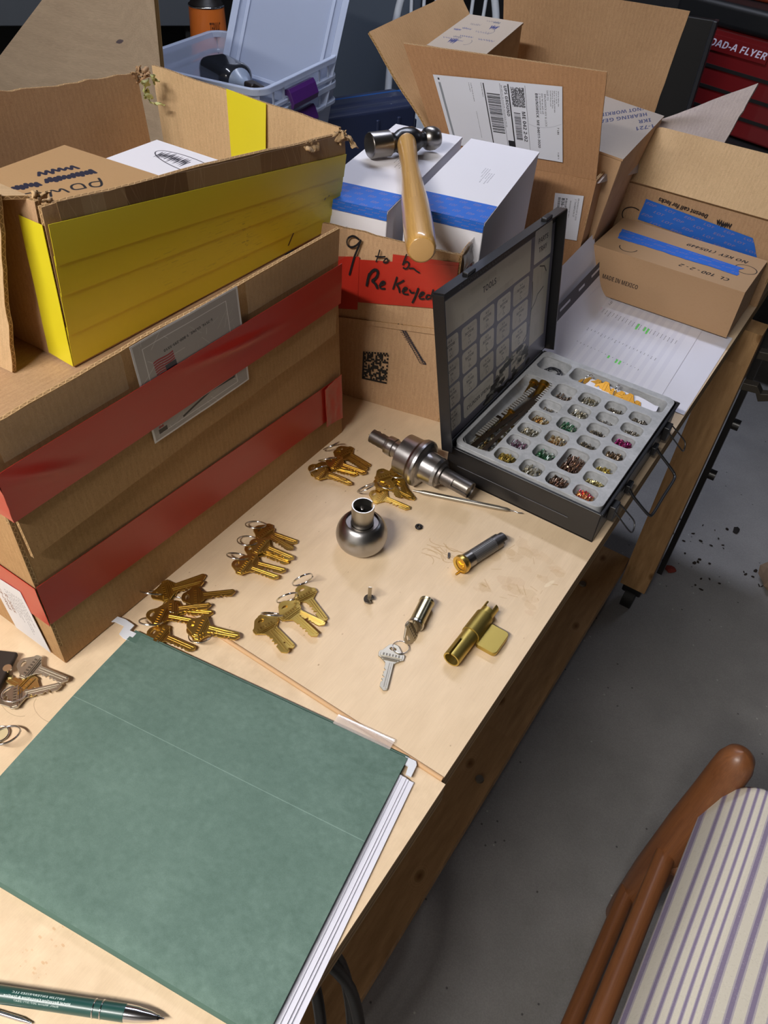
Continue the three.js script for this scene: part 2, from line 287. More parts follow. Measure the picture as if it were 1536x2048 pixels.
// large box with red tape
{
  const t = thing('cardboard_box', 'big brown cardboard box with two bands of red tape under the yellow taped box', 'box', [-0.54, T, -0.11]);
  const f = -0.357, k = -0.69, n = 0.11, r = -0.338, H = 0.284, q = { nx: 14, ny: 8, wave: 0.0004 };
  wallB(t, 'front_wall', W(f, 0, n), W(f, 0, r), W(f, 0.27, r + 0.018), W(f, 0.27, n), { ...q, seed: 2 });
  wallB(t, 'end_wall', W(k, 0, n), W(f, 0, n), W(f, 0.226, n), W(k, 0.226, n), { ...q, seed: 3 });
  wallB(t, 'end_wall', W(f - 0.004, 0, r), W(k, 0, r), W(k, 0.222, r + 0.015), W(f - 0.004, 0.222, r + 0.015), { ...q, seed: 4 });
  wallB(t, 'back_wall', W(k, 0, r), W(k, 0, n), W(k, 0.226, n), W(k, 0.226, r), { ...q, seed: 5 });
  wallB(t, 'folded_flap', W(f + 0.007, 0.148, n - 0.005), W(f + 0.006, 0.162, r + 0.026), W(f + 0.003, H + 0.002, r + 0.017), W(f + 0.003, H, n - 0.003), { nx: 20, ny: 8, wave: 0.0007, seed: 6, rag: { bottom: 0.003, top: 0.004 }, uo: 0.13 }, CARD);
  wallB(t, 'bottom', W(k, 0.0005, n - 0.004), W(f - 0.004, 0.0005, n - 0.004), W(f - 0.004, 0.0005, r + 0.004), W(k, 0.0005, r + 0.004), { th: 0.0004 });
  wallB(t, 'top_flap', W(k + 0.004, 0.222, n - 0.004), W(f - 0.005, 0.222, n - 0.004), W(f - 0.005, 0.222, r + 0.005), W(k + 0.004, 0.222, r + 0.005), { nx: 6, ny: 6, wave: 0.0006 }, CARDT);
  const fx = f + 0.0098;
  const ridge = (u, v) => 0.0035 * Math.exp(-(((v - 0.62 + (u - 0.62) * 1.2) / 0.07) ** 2)) * Math.exp(-(((u - 0.6) / 0.11) ** 2)) + 0.0025 * Math.exp(-(((v - 0.5 + (u - 0.1) * 4) / 0.12) ** 2)) * Math.exp(-(((u - 0.08) / 0.07) ** 2));
  wallB(t, 'red_tape', W(fx, 0.197, n + 0.0005), W(fx - 0.001, 0.2, r + 0.02), W(fx - 0.001, 0.247, r + 0.019), W(fx, 0.246, n + 0.0005), { th: 0.0004, nx: 90, ny: 14, bend: ridge, wave: 0.0006, seed: 9 }, RT);
  wallB(t, 'red_tape', W(-0.5, 0.192, n + 0.0012), W(fx, 0.197, n + 0.0012), W(fx, 0.246, n + 0.0012), W(-0.5, 0.244, n + 0.0012), { th: 0.0004, nx: 30, ny: 10, wave: 0.0016, seed: 12 }, RT);
  wallB(t, 'red_tape', W(f + 0.0022, 0.062, n), W(f + 0.0022, 0.04, r + 0.004), W(f + 0.0022, 0.094, r + 0.008), W(f + 0.0022, 0.113, n), { th: 0.0004, nx: 60, ny: 8, wave: 0.0004, seed: 10 }, RT);
  wallB(t, 'red_tape', W(-0.53, 0.062, n + 0.0016), W(f + 0.0016, 0.06, n + 0.0016), W(f + 0.0016, 0.112, n + 0.0016), W(-0.53, 0.112, n + 0.0016), { th: 0.0004, nx: 20, ny: 6, wave: 0.0007, seed: 11 }, RT);
  wallB(t, 'red_tape', W(f + 0.005, 0.036, r + 0.04), W(f + 0.005, 0.03, r + 0.006), W(f + 0.005, 0.1, r + 0.012), W(f + 0.005, 0.094, r + 0.044), { th: 0.0004, nx: 16, ny: 12, wave: 0.002, seed: 31 }, RT);
  // clear shipping pouch on the flap
  const pouchT = canvas(512, 512, (g) => {
    g.fillStyle = 'rgba(178,172,168,0.8)'; g.fillRect(0, 0, 512, 512); g.strokeStyle = 'rgba(225,222,222,0.9)'; g.lineWidth = 9; g.strokeRect(4, 4, 504, 504); g.lineWidth = 3; g.strokeRect(46, 40, 400, 440);
    for (let i = 0; i < 70; i++) { g.strokeStyle = 'rgba(240,238,240,' + rr(0.1, 0.5) + ')'; g.lineWidth = rr(0.5, 2.5); const x = rr(0, 512), y = rr(0, 512); g.beginPath(); g.moveTo(x, y); g.lineTo(x + rr(-70, 70), y + rr(-70, 70)); g.stroke(); }
    g.save(); g.translate(330, 84); g.rotate(Math.PI - 0.06); g.fillStyle = '#2a2a2c'; g.font = 'bold 17px sans-serif'; g.fillText('S-7516, ULINE, 1-800-295-5510', -40, 0); g.restore();
    g.save(); g.translate(76, 130); g.rotate(-0.05); for (let i = 0; i < 7; i++) { g.strokeStyle = '#9c2430'; g.lineWidth = 7; g.beginPath(); g.moveTo(0, i * 12); g.bezierCurveTo(25, i * 12 - 12, 55, i * 12 + 10, 92, i * 12 - 2); g.stroke(); } g.fillStyle = '#2d3140'; g.fillRect(44, 42, 50, 44); g.restore();
    g.strokeStyle = '#17151a'; g.lineWidth = 11; g.beginPath(); g.moveTo(150, 470); g.lineTo(300, 430); g.lineTo(430, 440); g.lineTo(438, 400); g.stroke();
    g.fillStyle = '#efeef4'; g.fillRect(250, 398, 180, 36); g.fillStyle = '#8e1d2a'; g.font = 'bold 34px sans-serif'; g.save(); g.translate(432, 400); g.rotate(Math.PI); g.fillText('PACKING LIST', 0, 0); g.restore();
    g.fillStyle = '#17151a'; g.fillRect(30, 456, 40, 24); g.fillStyle = '#8e1d2a'; g.fillRect(34, 440, 22, 12);
  });
  wallB(t, 'clear_pouch', W(fx - 0.0012, 0.181, -0.035), W(fx - 0.0012, 0.182, -0.163), W(fx - 0.0016, 0.287, -0.157), W(fx - 0.0016, 0.286, -0.028), { th: 0.0003, uvm: false, nx: 14, ny: 14, wave: 0.0008, seed: 14 }, [decal(pouchT, 0.3), decal(pouchT, 0.3), decal(pouchT, 0.3)]);
  for (const [y0, y1, z0, z1, s] of [[0.25, 0.283, 0.1, -0.02, 1], [0.252, 0.284, -0.17, -0.33, 2]]) wallB(t, 'clear_tape', W(fx - 0.0022, y0, z0), W(fx - 0.0022, y0, z1), W(fx - 0.003, y1, z1), W(fx - 0.003, y1, z0), { th: 0.0002, nx: 20, ny: 4, wave: 0.0012, seed: 40 + s }, [clearTape, clearTape, clearTape]);
  const labT = canvas(256, 320, (g) => { g.fillStyle = '#d9d6d8'; g.fillRect(0, 0, 256, 320); g.fillStyle = '#55505a'; for (let i = 0; i < 8; i++) fuzz(g, 100 + i * 17, 50, rr(90, 220), 9); g.fillStyle = '#8a6d60'; g.font = 'bold 34px sans-serif'; g.save(); g.translate(34, 60); g.rotate(Math.PI / 2); g.fillText('G8-2R68', 0, 0); g.fillText('R-2085', 20, -38); g.restore(); });
  wallB(t, 'shipping_label', W(-0.425, 0.004, n + 0.002), W(-0.374, 0.004, n + 0.002), W(-0.384, 0.088, n + 0.002), W(-0.435, 0.083, n + 0.002), { th: 0.0003, uvm: false }, new THREE.MeshStandardMaterial({ map: labT, roughness: 0.7 }));
}

// box wrapped in yellow tape, open
{
  const t = thing('cardboard_box', 'open cardboard box wrapped in wide yellow tape standing on the red taped box', 'box', [-0.56, T + 0.2225, -0.23]);
  const f = -0.432, k = -0.7, n = -0.036, r = -0.43, B = 0.223;
  const q = { nx: 16, ny: 8, wave: 0.0016 };
  wallB(t, 'front_wall', W(f - 0.012, B, n), W(f - 0.008, B, r), W(f, 0.336, r), W(f, 0.378, n), { ...q, seed: 21, rag: { top: 0.005 } }, CARDT);
  wallB(t, 'end_wall', W(k, B, n), W(f - 0.012, B, n), W(f - 0.004, 0.378, n), W(k, 0.385, n), { ...q, seed: 22, rag: { top: 0.004, right: 0.006 } }, CARDT);
  wallB(t, 'far_wall', W(f - 0.01, B, r), W(k - 0.02, B, r), W(k - 0.03, 0.347, r - 0.006), W(f - 0.004, 0.34, r - 0.004), { ...q, wave: 0.0006, seed: 23, rag: { top: 0.004 } }, CARDP);
  wallB(t, 'back_wall', W(k, B, r + 0.045), W(k, B, n), W(k, 0.387, n), W(k - 0.004, 0.355, r + 0.05), { ...q, nx: 24, seed: 24, rag: { top: 0.008 } }, CARDT);
  wallB(t, 'bottom', W(k, B + 0.001, n - 0.004), W(f - 0.014, B + 0.001, n - 0.004), W(f - 0.014, B + 0.001, r + 0.004), W(k, B + 0.001, r + 0.004), { th: 0.001 }, CARDT);
  wallB(t, 'hanging_flap', W(k, 0.218, 0.012), W(-0.474, 0.221, 0.004), W(-0.449, 0.384, -0.014), W(k, 0.39, -0.012), { nx: 16, ny: 16, wave: 0.002, seed: 25, rag: { right: 0.006, bottom: 0.004 } }, CARDP);
  wallB(t, 'flap_hinge', W(k, 0.389, -0.013), W(-0.452, 0.383, -0.015), W(-0.444, 0.378, n - 0.002), W(k, 0.384, n - 0.002), { nx: 12, ny: 2, wave: 0.002, seed: 27, th: 0.003, rag: { right: 0.008 } }, CARDP);
  { const fa = W(f - 0.0105, B + 0.002, n + 0.001), fb = W(f - 0.006, B + 0.002, r), fc = W(f + 0.0035, 0.312, r), fd = W(f + 0.0022, 0.362, n + 0.001);   // four overlapping strips of wide tape
    const at = (u, v, o) => fa.clone().multiplyScalar((1 - u) * (1 - v)).addScaledVector(fb, u * (1 - v)).addScaledVector(fc, u * v).addScaledVector(fd, (1 - u) * v).add(new THREE.Vector3(o, 0, 0));
    [[0, 0.3, 0.26], [0.24, 0.55, 0.6], [0.53, 0.8, 0.76], [0.74, 1, 1]].forEach(([v0, v1, v2], i) => wallB(t, 'yellow_tape', at(0, v0, i * 0.0011), at(1, Math.max(0, v0 - (i ? 0.04 : 0)), i * 0.0011), at(1, v2, i * 0.0011), at(0, v1, i * 0.0011), { th: 0.0005, uvr: [0, v0, 1, v1], nx: 30, ny: 4, wave: 0.0006, seed: 28 }, [yellow, yellowPlain, yellowPlain])); }
  wallB(t, 'yellow_tape', W(-0.475, B + 0.004, n + 0.002), W(f - 0.0105, B + 0.002, n + 0.002), W(f - 0.0015, 0.36, n + 0.002), W(-0.462, 0.36, n + 0.002), { th: 0.0005, nx: 6, ny: 10, wave: 0.0008, seed: 29 }, [yellowPlain, yellowPlain, yellowPlain]);
  const bt = new THREE.MeshPhysicalMaterial({ map: brownTapeT, roughness: 0.45, clearcoat: 0.4, clearcoatRoughness: 0.3 });
  wallB(t, 'brown_tape', W(f + 0.0042, 0.356, n - 0.012), W(f + 0.0055, 0.309, r), W(f + 0.0042, 0.3345, r), W(f + 0.0035, 0.3765, n - 0.012), { th: 0.0004, uvm: false, nx: 30, ny: 4, wave: 0.0006, seed: 30, rag: { top: 0.003 } }, bt);
  wallB(t, 'yellow_tape', W(-0.596, B + 0.02, r + 0.0085), W(-0.542, B + 0.02, r + 0.0085), W(-0.54, 0.3415, r + 0.003), W(-0.602, 0.3445, r + 0.002), { th: 0.0005, nx: 6, ny: 8, wave: 0.0008, seed: 26 }, [yellowPlain, yellowPlain, yellowPlain], 'yellow tape strip inside the far wall');
  // crumpled torn paper at two corners
  const tatter = (x, y, z, s, sd, n, m, name) => { for (let i = 0; i < n; i++) { const q = (k) => hsh(sd * 31 + i * 7 + k, k * 13 + sd) - 0.5, c = new THREE.Vector3(x + q(1) * s[0], y + T + q(2) * s[1], z + q(3) * s[2]), e1 = new THREE.Vector3(q(4) * 0.5, q(5) * 0.4, 0.5 + q(6) * 0.5).multiplyScalar(0.019), e2 = new THREE.Vector3(q(7) * 1.2, 0.55 + q(8) * 0.6, q(9) * 0.8).multiplyScalar(0.015); const P = (a, b) => c.clone().addScaledVector(e1, a).addScaledVector(e2, b); partW(t, name, sheet(P(-0.7, -0.7), P(0.7, -0.7), P(0.6, 0.5), P(-0.6, 0.6), { nx: 10, ny: 8, th: 0.0012, wave: 0.0035, seed: sd + i, rag: { top: 0.006, right: 0.004, left: 0.004 } }), m); } };
  tatter(-0.428, 0.332, -0.424, [0.014, 0.01, 0.02], 3, 6, CARDP, 'torn_flake'); tatter(-0.43, 0.337, -0.375, [0.008, 0.006, 0.03], 8, 3, CARDP, 'torn_flake');
  tatter(-0.438, 0.376, -0.045, [0.018, 0.006, 0.012], 5, 3, CARDP, 'torn_flake'); tatter(-0.7, 0.348, -0.385, [0.012, 0.014, 0.02], 6, 6, CARDT, 'torn_flake');
  const scrap = std(0xcfd08a, 0.7); tatter(-0.705, 0.325, -0.405, [0.014, 0.03, 0.016], 9, 7, [scrap, scrap, scrap], 'yellow_scrap');
}
// things inside the yellow box
function writingTop(w, h, base, draw) { return canvas(w, h, (g) => { g.fillStyle = base; g.fillRect(0, 0, w, h); for (let i = 0; i < 2500; i++) { g.fillStyle = 'rgba(0,0,0,' + rr(0.01, 0.05) + ')'; g.fillRect(rr(0, w), rr(0, h), rr(1, 8), 1); } draw(g, w, h); }); }
{
  const tex = writingTop(512, 512, '#b58f62', (g) => {
    g.save(); g.translate(256, 256); g.rotate(Math.PI * 0.62); g.translate(-256, -256);
    hand(g, [[[0, 0.4], [0.05, 0], [0.3, 0.05], [0.25, 0.3], [0.02, 0.25]], [[0.4, 0.1], [0.35, 0.35], [0.6, 0.35], [0.65, 0.08], [0.4, 0.08]], [[0.75, 0.05], [0.8, 0.35], [0.9, 0.1], [1, 0.35], [1.1, 0.02]], [[1.45, 0.02], [1.2, 0.02], [1.2, 0.35], [1.45, 0.35]], [[1.2, 0.18], [1.4, 0.18]], [[1.6, 0.05], [1.7, 0.3], [1.9, -0.1]]], 130, 230, 150, 7);
    scribble(g, 120, 330, 150, 26, 22, '#1b1830', 12); scribble(g, 290, 320, 80, 26, 12, '#1b1830', 11); scribble(g, 150, 390, 120, 24, 12, '#1b1830', 10); g.restore();
    g.fillStyle = '#c98a4a'; g.beginPath(); g.ellipse(40, 470, 44, 34, 0, 0, 7); g.fill(); g.strokeStyle = '#1b1830'; g.lineWidth = 5; g.stroke();
  });
  const m = new THREE.MeshStandardMaterial({ map: tex, roughness: 0.9 });
  const t = thing('inner_carton', 'small kraft carton with black marker writing inside the yellow taped box', 'box', [-0.545, T + 0.2245, -0.135], 0.06);
  part(t, 'carton_body', box(0.17, 0.097, 0.165, 0, 0.049, 0, 0.002), KR);
  part(t, 'lid_panel', box(0.172, 0.004, 0.168, 0, 0.1, 0), [KR, KR, m, KR, KR, KR]);
  const tex2 = canvas(512, 256, (g) => { g.fillStyle = '#e9e7ee'; g.fillRect(0, 0, 512, 256); g.strokeStyle = '#2a2733'; g.lineWidth = 3; g.beginPath(); g.ellipse(220, 80, 150, 40, 0.1, 0, 7); g.stroke(); scribble(g, 90, 60, 120, 30, 26, '#2a2733', 4); g.font = 'italic 34px sans-serif'; g.fillStyle = '#2a2733'; g.fillText('xt', 250, 96); g.fillText('Rely G', 350, 150); g.fillStyle = '#9a98a4'; g.fillText('0 2', 330, 190); });
  const t2 = thing('white_carton', 'white paper carton with scribbled notes inside the yellow taped box', 'box', [-0.54, T + 0.2245, -0.29], 0.02);
  const wp = std(0xe6e4ec, 0.75);
  part(t2, 'carton_body', box(0.185, 0.073, 0.1, 0, 0.037, 0, 0.002), wp);
  part(t2, 'lid_panel', box(0.187, 0.003, 0.102, 0, 0.075, 0), [wp, wp, new THREE.MeshStandardMaterial({ map: tex2, roughness: 0.75 }), wp, wp, wp]);
}

// middle box with the handwritten note, white lock boxes inside, hammer on top
{
  const t = thing('cardboard_box', 'tan cardboard box with red tape and handwriting about nine locks', 'box', [-0.4, T, -0.56]);
  const FL = [-0.475, -0.392], FR = [-0.266, -0.437], BR = [-0.33, -0.73], BL = [-0.54, -0.685], H = 0.24;
  const w2 = (p, q, y0, y1, o, nm) => wallB(t, nm ?? 'wall', W(p[0], y0, p[1]), W(q[0], y0, q[1]), W(q[0], y1, q[1]), W(p[0], y1, p[1]), { nx: 16, ny: 8, wave: 0.0014, ...o }, CARDT);
  w2(FL, FR, 0, H, { seed: 51, rag: { top: 0.004 } }, 'front_wall'); w2(FR, BR, 0, H, { seed: 52, rag: { top: 0.006 } }, 'side_wall'); w2(BR, BL, 0, H, { seed: 53 }, 'back_wall'); w2(BL, FL, 0, H, { seed: 54 }, 'side_wall');
  wallB(t, 'bottom', W(FL[0] + 0.004, 0.003, FL[1] - 0.004), W(FR[0] - 0.004, 0.003, FR[1] - 0.004), W(BR[0] - 0.004, 0.003, BR[1] + 0.004), W(BL[0] + 0.004, 0.003, BL[1] + 0.004), { th: 0.002 }, CARDT);
  const dx = FR[0] - FL[0], dz = FR[1] - FL[1], L = Math.hypot(dx, dz), nx = -dz / L, nz = dx / L;
  const at = (s, y, o = 0.002) => W(FL[0] + dx * s + nx * o, y, FL[1] + dz * s + nz * o);
  const sAt = (x) => (x - FL[0]) / dx;
  const band = (x0, x1, y00, y01, y10, y11, o, m, nm, opt = {}) => partW(t, nm, sheet(at(sAt(x0), y00, o), at(sAt(x1), y01, o), at(sAt(x1), y11, o), at(sAt(x0), y10, o), { th: 0.0004, nx: 16, ny: 4, wave: 0.0003, seed: 60, ...opt }), m);
  band(-0.47, -0.268, 0.133, 0.17, 0.19, 0.226, 0.002, RT, 'red_tape'); band(-0.347, -0.268, 0.2, 0.214, 0.221, 0.2295, 0.0016, RT, 'red_tape'); band(-0.45, -0.388, 0.125, 0.138, 0.195, 0.2085, 0.0028, RT, 'red_tape');
  band(-0.43, -0.268, 0.112, 0.133, 0.118, 0.141, 0.0022, CARDT, 'fold_ridge', { th: 0.002 });
  const noteT = canvas(1024, 640, (g) => {
    g.clearRect(0, 0, 1024, 640);
    const K = (lw, ...st) => hand(g, st.map((k) => k.map(([cx0, cy0]) => { const X = 680 + cx0 / 7.68, Y = 440 + cy0 / 7.68, u = (X - 690) / 190; return [u * 1024, ((Y - (455 + 25 * u)) / (155 - 15 * u)) * 640]; })), 0, 0, 1, lw, '#0d0c12');
    K(17, [[300, 265], [240, 210], [150, 225], [112, 290], [130, 355], [190, 385], [260, 360], [310, 310], [330, 280]]); K(20, [[330, 285], [290, 400], [240, 520], [210, 640], [172, 790]]);
    K(13, [[625, 425], [610, 500], [580, 595]], [[570, 515], [640, 527], [710, 520]], [[740, 545], [700, 575], [690, 612], [740, 612], [765, 590], [742, 548]]);
    K(14, [[1030, 490], [1005, 560], [985, 640]], [[985, 640], [1020, 590], [1070, 600], [1080, 660], [1040, 715], [998, 690]], [[1090, 700], [1150, 690], [1180, 730], [1240, 765]]);
    K(24, [[480, 790], [462, 870], [450, 960]], [[455, 930], [470, 810], [540, 720], [600, 720], [620, 780], [585, 860], [520, 890], [580, 930], [618, 1005]]);
    K(17, [[650, 968], [720, 950], [735, 910], [690, 900], [652, 955], [670, 1020], [735, 1018]], [[910, 840], [890, 920], [865, 1020]], [[1015, 890], [960, 930], [905, 945], [950, 1000], [970, 1075]]);
    K(16, [[1010, 1060], [1060, 1050], [1085, 1010], [1040, 995], [1010, 1050], [1030, 1105], [1100, 1110]], [[1120, 1040], [1140, 1092], [1190, 1080]], [[1270, 1140], [1330, 1120], [1345, 1080], [1300, 1070], [1270, 1130], [1290, 1190], [1350, 1180]], [[1440, 1130], [1400, 1110], [1370, 1150], [1390, 1195], [1440, 1170]], [[1470, 1040], [1450, 1180]]);
    K(20, [[1245, 1020], [1225, 1120], [1180, 1240]]);
  });
  band(-0.407, -0.2885, 0.138, 0.164, 0.239, 0.25, 0.0042, decal(noteT, 0.6), 'handwriting', { uvm: false, th: 0.0001, wave: 0 });
  const codeT = canvas(160, 160, (g) => { g.clearRect(0, 0, 160, 160); g.fillStyle = '#1a1613'; const n = 18, c = 160 / n; for (let y = 0; y < n; y++) for (let x = 0; x < n; x++) if (x === 0 || y === n - 1 || (y === 0 && x % 2 === 0) || (x === n - 1 && y % 2 === 1) || (x < n - 1 && y > 0 && hsh(x * 7 + 3, y * 13 + 5) > 0.5)) g.fillRect(x * c, y * c, c + 0.5, c + 0.5); });
  band(-0.3785, -0.3435, 0.036, 0.0385, 0.079, 0.087, 0.0018, decal(codeT, 0.85), 'printed_square', { uvm: false, th: 0.0001, wave: 0 });
  const scrT = canvas(192, 256, (g) => { g.clearRect(0, 0, 192, 256); g.strokeStyle = '#2b2a36'; g.lineWidth = 2; for (let k = 0; k < 15; k++) { g.beginPath(); g.moveTo(16 + k * 9, 10 + k * 14); g.lineTo(56 + k * 8, k * 14 + 44); g.lineTo(14 + k * 9, k * 14 + 30); g.stroke(); } for (const o of [0, 16]) { g.beginPath(); g.moveTo(20 + o, 8); g.lineTo(140 + o, 236); g.quadraticCurveTo(180, 250, 160, 220); g.stroke(); } });
  band(-0.339, -0.287, 0.074, 0.082, 0.134, 0.142, 0.0018, decal(scrT, 0.85), 'pen_scribble', { uvm: false, th: 0.0001, wave: 0 });
  // side wall dressing: red tape, torn plastic
  const sd = (s, y, o = 0.003) => { const ex = BR[0] - FR[0], ez = BR[1] - FR[1], l = Math.hypot(ex, ez); return W(FR[0] + ex * s - (ez / l) * o, y, FR[1] + ez * s + (ex / l) * o); };
  partW(t, 'red_tape', sheet(sd(0.0, 0.165), sd(0.97, 0.15), sd(0.97, 0.2), sd(0.0, 0.215), { th: 0.0004, nx: 30, ny: 5, wave: 0.002, seed: 71 }), RT);
  const plastic = phys(0xd8d4d6, 0.22, { transparent: true, opacity: 0.5, clearcoat: 0.6 });
  partW(t, 'torn_plastic', sheet(sd(0.02, 0.205, 0.004), sd(0.5, 0.2, 0.004), sd(0.5, 0.246, 0.001), sd(0.02, 0.243, 0.001), { th: 0.0003, nx: 30, ny: 8, wave: 0.005, seed: 72, rag: { bottom: 0.02 } }), plastic);
  const pouch2 = canvas(256, 128, (g) => { g.fillStyle = '#c9bdb6'; g.fillRect(0, 0, 256, 128); for (let i = 0; i < 60; i++) { g.strokeStyle = ['#a3302a', '#8d8580', '#efe8e4'][i % 3]; g.lineWidth = rr(1, 5); g.beginPath(); g.moveTo(rr(0, 256), rr(0, 128)); g.lineTo(rr(0, 256), rr(0, 128)); g.stroke(); } });
  partW(t, 'label_pouch', sheet(sd(0.52, 0.13, 0.004), sd(0.94, 0.12, 0.004), sd(0.94, 0.215, 0.003), sd(0.52, 0.22, 0.003), { th: 0.0003, uvm: false, nx: 20, ny: 8, wave: 0.003, seed: 73 }), new THREE.MeshPhysicalMaterial({ map: pouch2, roughness: 0.3, clearcoat: 0.6 }));
}
const blueT = canvas(512, 128, (g) => { g.fillStyle = '#2068cf'; g.fillRect(0, 0, 512, 128); g.fillStyle = 'rgba(150,120,170,0.75)'; g.font = 'italic bold 26px sans-serif'; for (let r = 0; r < 4; r++) for (let c = 0; c < 6; c++) { g.save(); g.translate(c * 90 + (r % 2) * 45 + 8, r * 34 + 26); g.transform(1, 0.08, -0.2, 0.8, 0, 0); g.fillText(['EDP', 'LOT'][(r + c) % 2], 0, 0); g.restore(); } });
const blueTape = new THREE.MeshStandardMaterial({ map: blueT, roughness: 0.7 });
const whiteCard = std(0xe9e8f0, 0.7);
function lockBox(label, FLx, FLz, FRx, FRz, depth, y1) {
  const dx = FRx - FLx, dz = FRz - FLz, w = Math.hypot(dx, dz), a = Math.atan2(-dz, dx), mx0 = (FLx + FRx) / 2, mz0 = (FLz + FRz) / 2, nx = dz / w, nz = -dx / w;
  const t = thing('lock_carton', label, 'box', [mx0 + nx * depth / 2, T + 0.0035, mz0 + nz * depth / 2], a, 'white lock cartons in the middle box');
  const h = y1 - 0.0035 - 0.003;
  part(t, 'carton_body', box(w, h, depth, 0, h / 2, 0, 0.0015), whiteCard);
  const tex = canvas(256, 512, (g) => { g.fillStyle = '#ebeaf2'; g.fillRect(0, 0, 256, 512); g.fillStyle = '#70707c'; for (let i = 0; i < 6; i++) fuzz(g, 130 + i * 8, 190 + (i > 2 ? 26 : 0), rr(30, 90), 4); });
  const m = new THREE.MeshStandardMaterial({ map: tex, roughness: 0.65 });
  part(t, 'lid_panel', box(w + 0.001, 0.003, depth + 0.001, 0, h + 0.0015, 0), [whiteCard, whiteCard, m, whiteCard, whiteCard, whiteCard]);
  part(t, 'tuck_flap', box(w * 0.94, 0.03, 0.0015, 0, h - 0.015, -depth / 2 - 0.002), whiteCard);
  part(t, 'blue_tape', join(box(w * 0.998, 0.0006, 0.052, 0, h + 0.0034, depth / 2 - 0.026), box(w * 0.998, 0.012, 0.0006, 0, h - 0.002, depth / 2 + 0.0008)), blueTape);
  return t;
}
lockBox('white lock carton with blue tape under the hammer head', -0.464, -0.41, -0.366, -0.431, 0.285, 0.262);
lockBox('white lock carton with blue tape beside the hammer handle', -0.36, -0.459, -0.264, -0.479, 0.26, 0.262);
{ // ball peen hammer
  const y0 = T + 0.2625, t = thing('ball_peen_hammer', 'ball peen hammer with a black head and a varnished wooden handle', 'hammer', [-0.447, y0, -0.592]);
  const steel = std(0x8f8b88, 0.32, { metalness: 1 }), black = phys(0x17161a, 0.32, { clearcoat: 0.4, clearcoatRoughness: 0.25 });
  const A = new THREE.Vector3(-0.026, 0.018, 0.046), B = new THREE.Vector3(0.026, 0.018, -0.046), dir = B.clone().sub(A);
  const prof = (pts) => lathe(pts.map(([s, r]) => [r, s * dir.length()]), 32);
  const P = (pts) => along(prof(pts), A, B);
  part(t, 'striking_face', P([[0, 0], [0, 0.0145], [0.02, 0.0158], [0.27, 0.0158], [0.28, 0.0146]]), steel);
  part(t, 'head', P([[0.28, 0.0146], [0.3, 0.0128], [0.36, 0.0112], [0.42, 0.0148], [0.5, 0.0168], [0.6, 0.0168], [0.66, 0.0135], [0.72, 0.0096], [0.76, 0.0098]]), black);
  part(t, 'ball_peen', P([[0.76, 0.0098], [0.79, 0.0135], [0.84, 0.0148], [0.9, 0.0146], [0.96, 0.0118], [0.99, 0.006], [1.0, 0]]), steel);
  const wt = pixelTex(128, 512, (x, y) => { const k = (tileN(x, y * 0.3, 128, 512, 16) - 0.47) * 50 + (hsh(x, y >> 5) - 0.5) * 16; return [clampc(205 + k), clampc(158 + k), clampc(88 + k * 0.8)]; });
  const wood = new THREE.MeshPhysicalMaterial({ map: wt, roughness: 0.4, clearcoat: 0.8, clearcoatRoughness: 0.15 });
  const h0 = new THREE.Vector3(-0.003, 0.019, -0.006), h1 = new THREE.Vector3(0.185, 0.0205, 0.256), hl = h1.distanceTo(h0);
  const hp = [[0, 0], [0, 0.0115], [0.04, 0.0125], [0.1, 0.0125], [0.3, 0.0108], [0.45, 0.0125], [0.65, 0.0155], [0.85, 0.0165], [0.97, 0.0158], [0.995, 0.0145], [1, 0.0125]];
  part(t, 'handle', along(lathe(hp.map(([s, r]) => [r, s * hl]), 28), h0, h1), wood);
  part(t, 'handle_end', along(lathe([[0.0125, hl], [0.008, hl + 0.001], [0, hl + 0.0012]], 24), h0, h1), std(0xc39a62, 0.75));
}

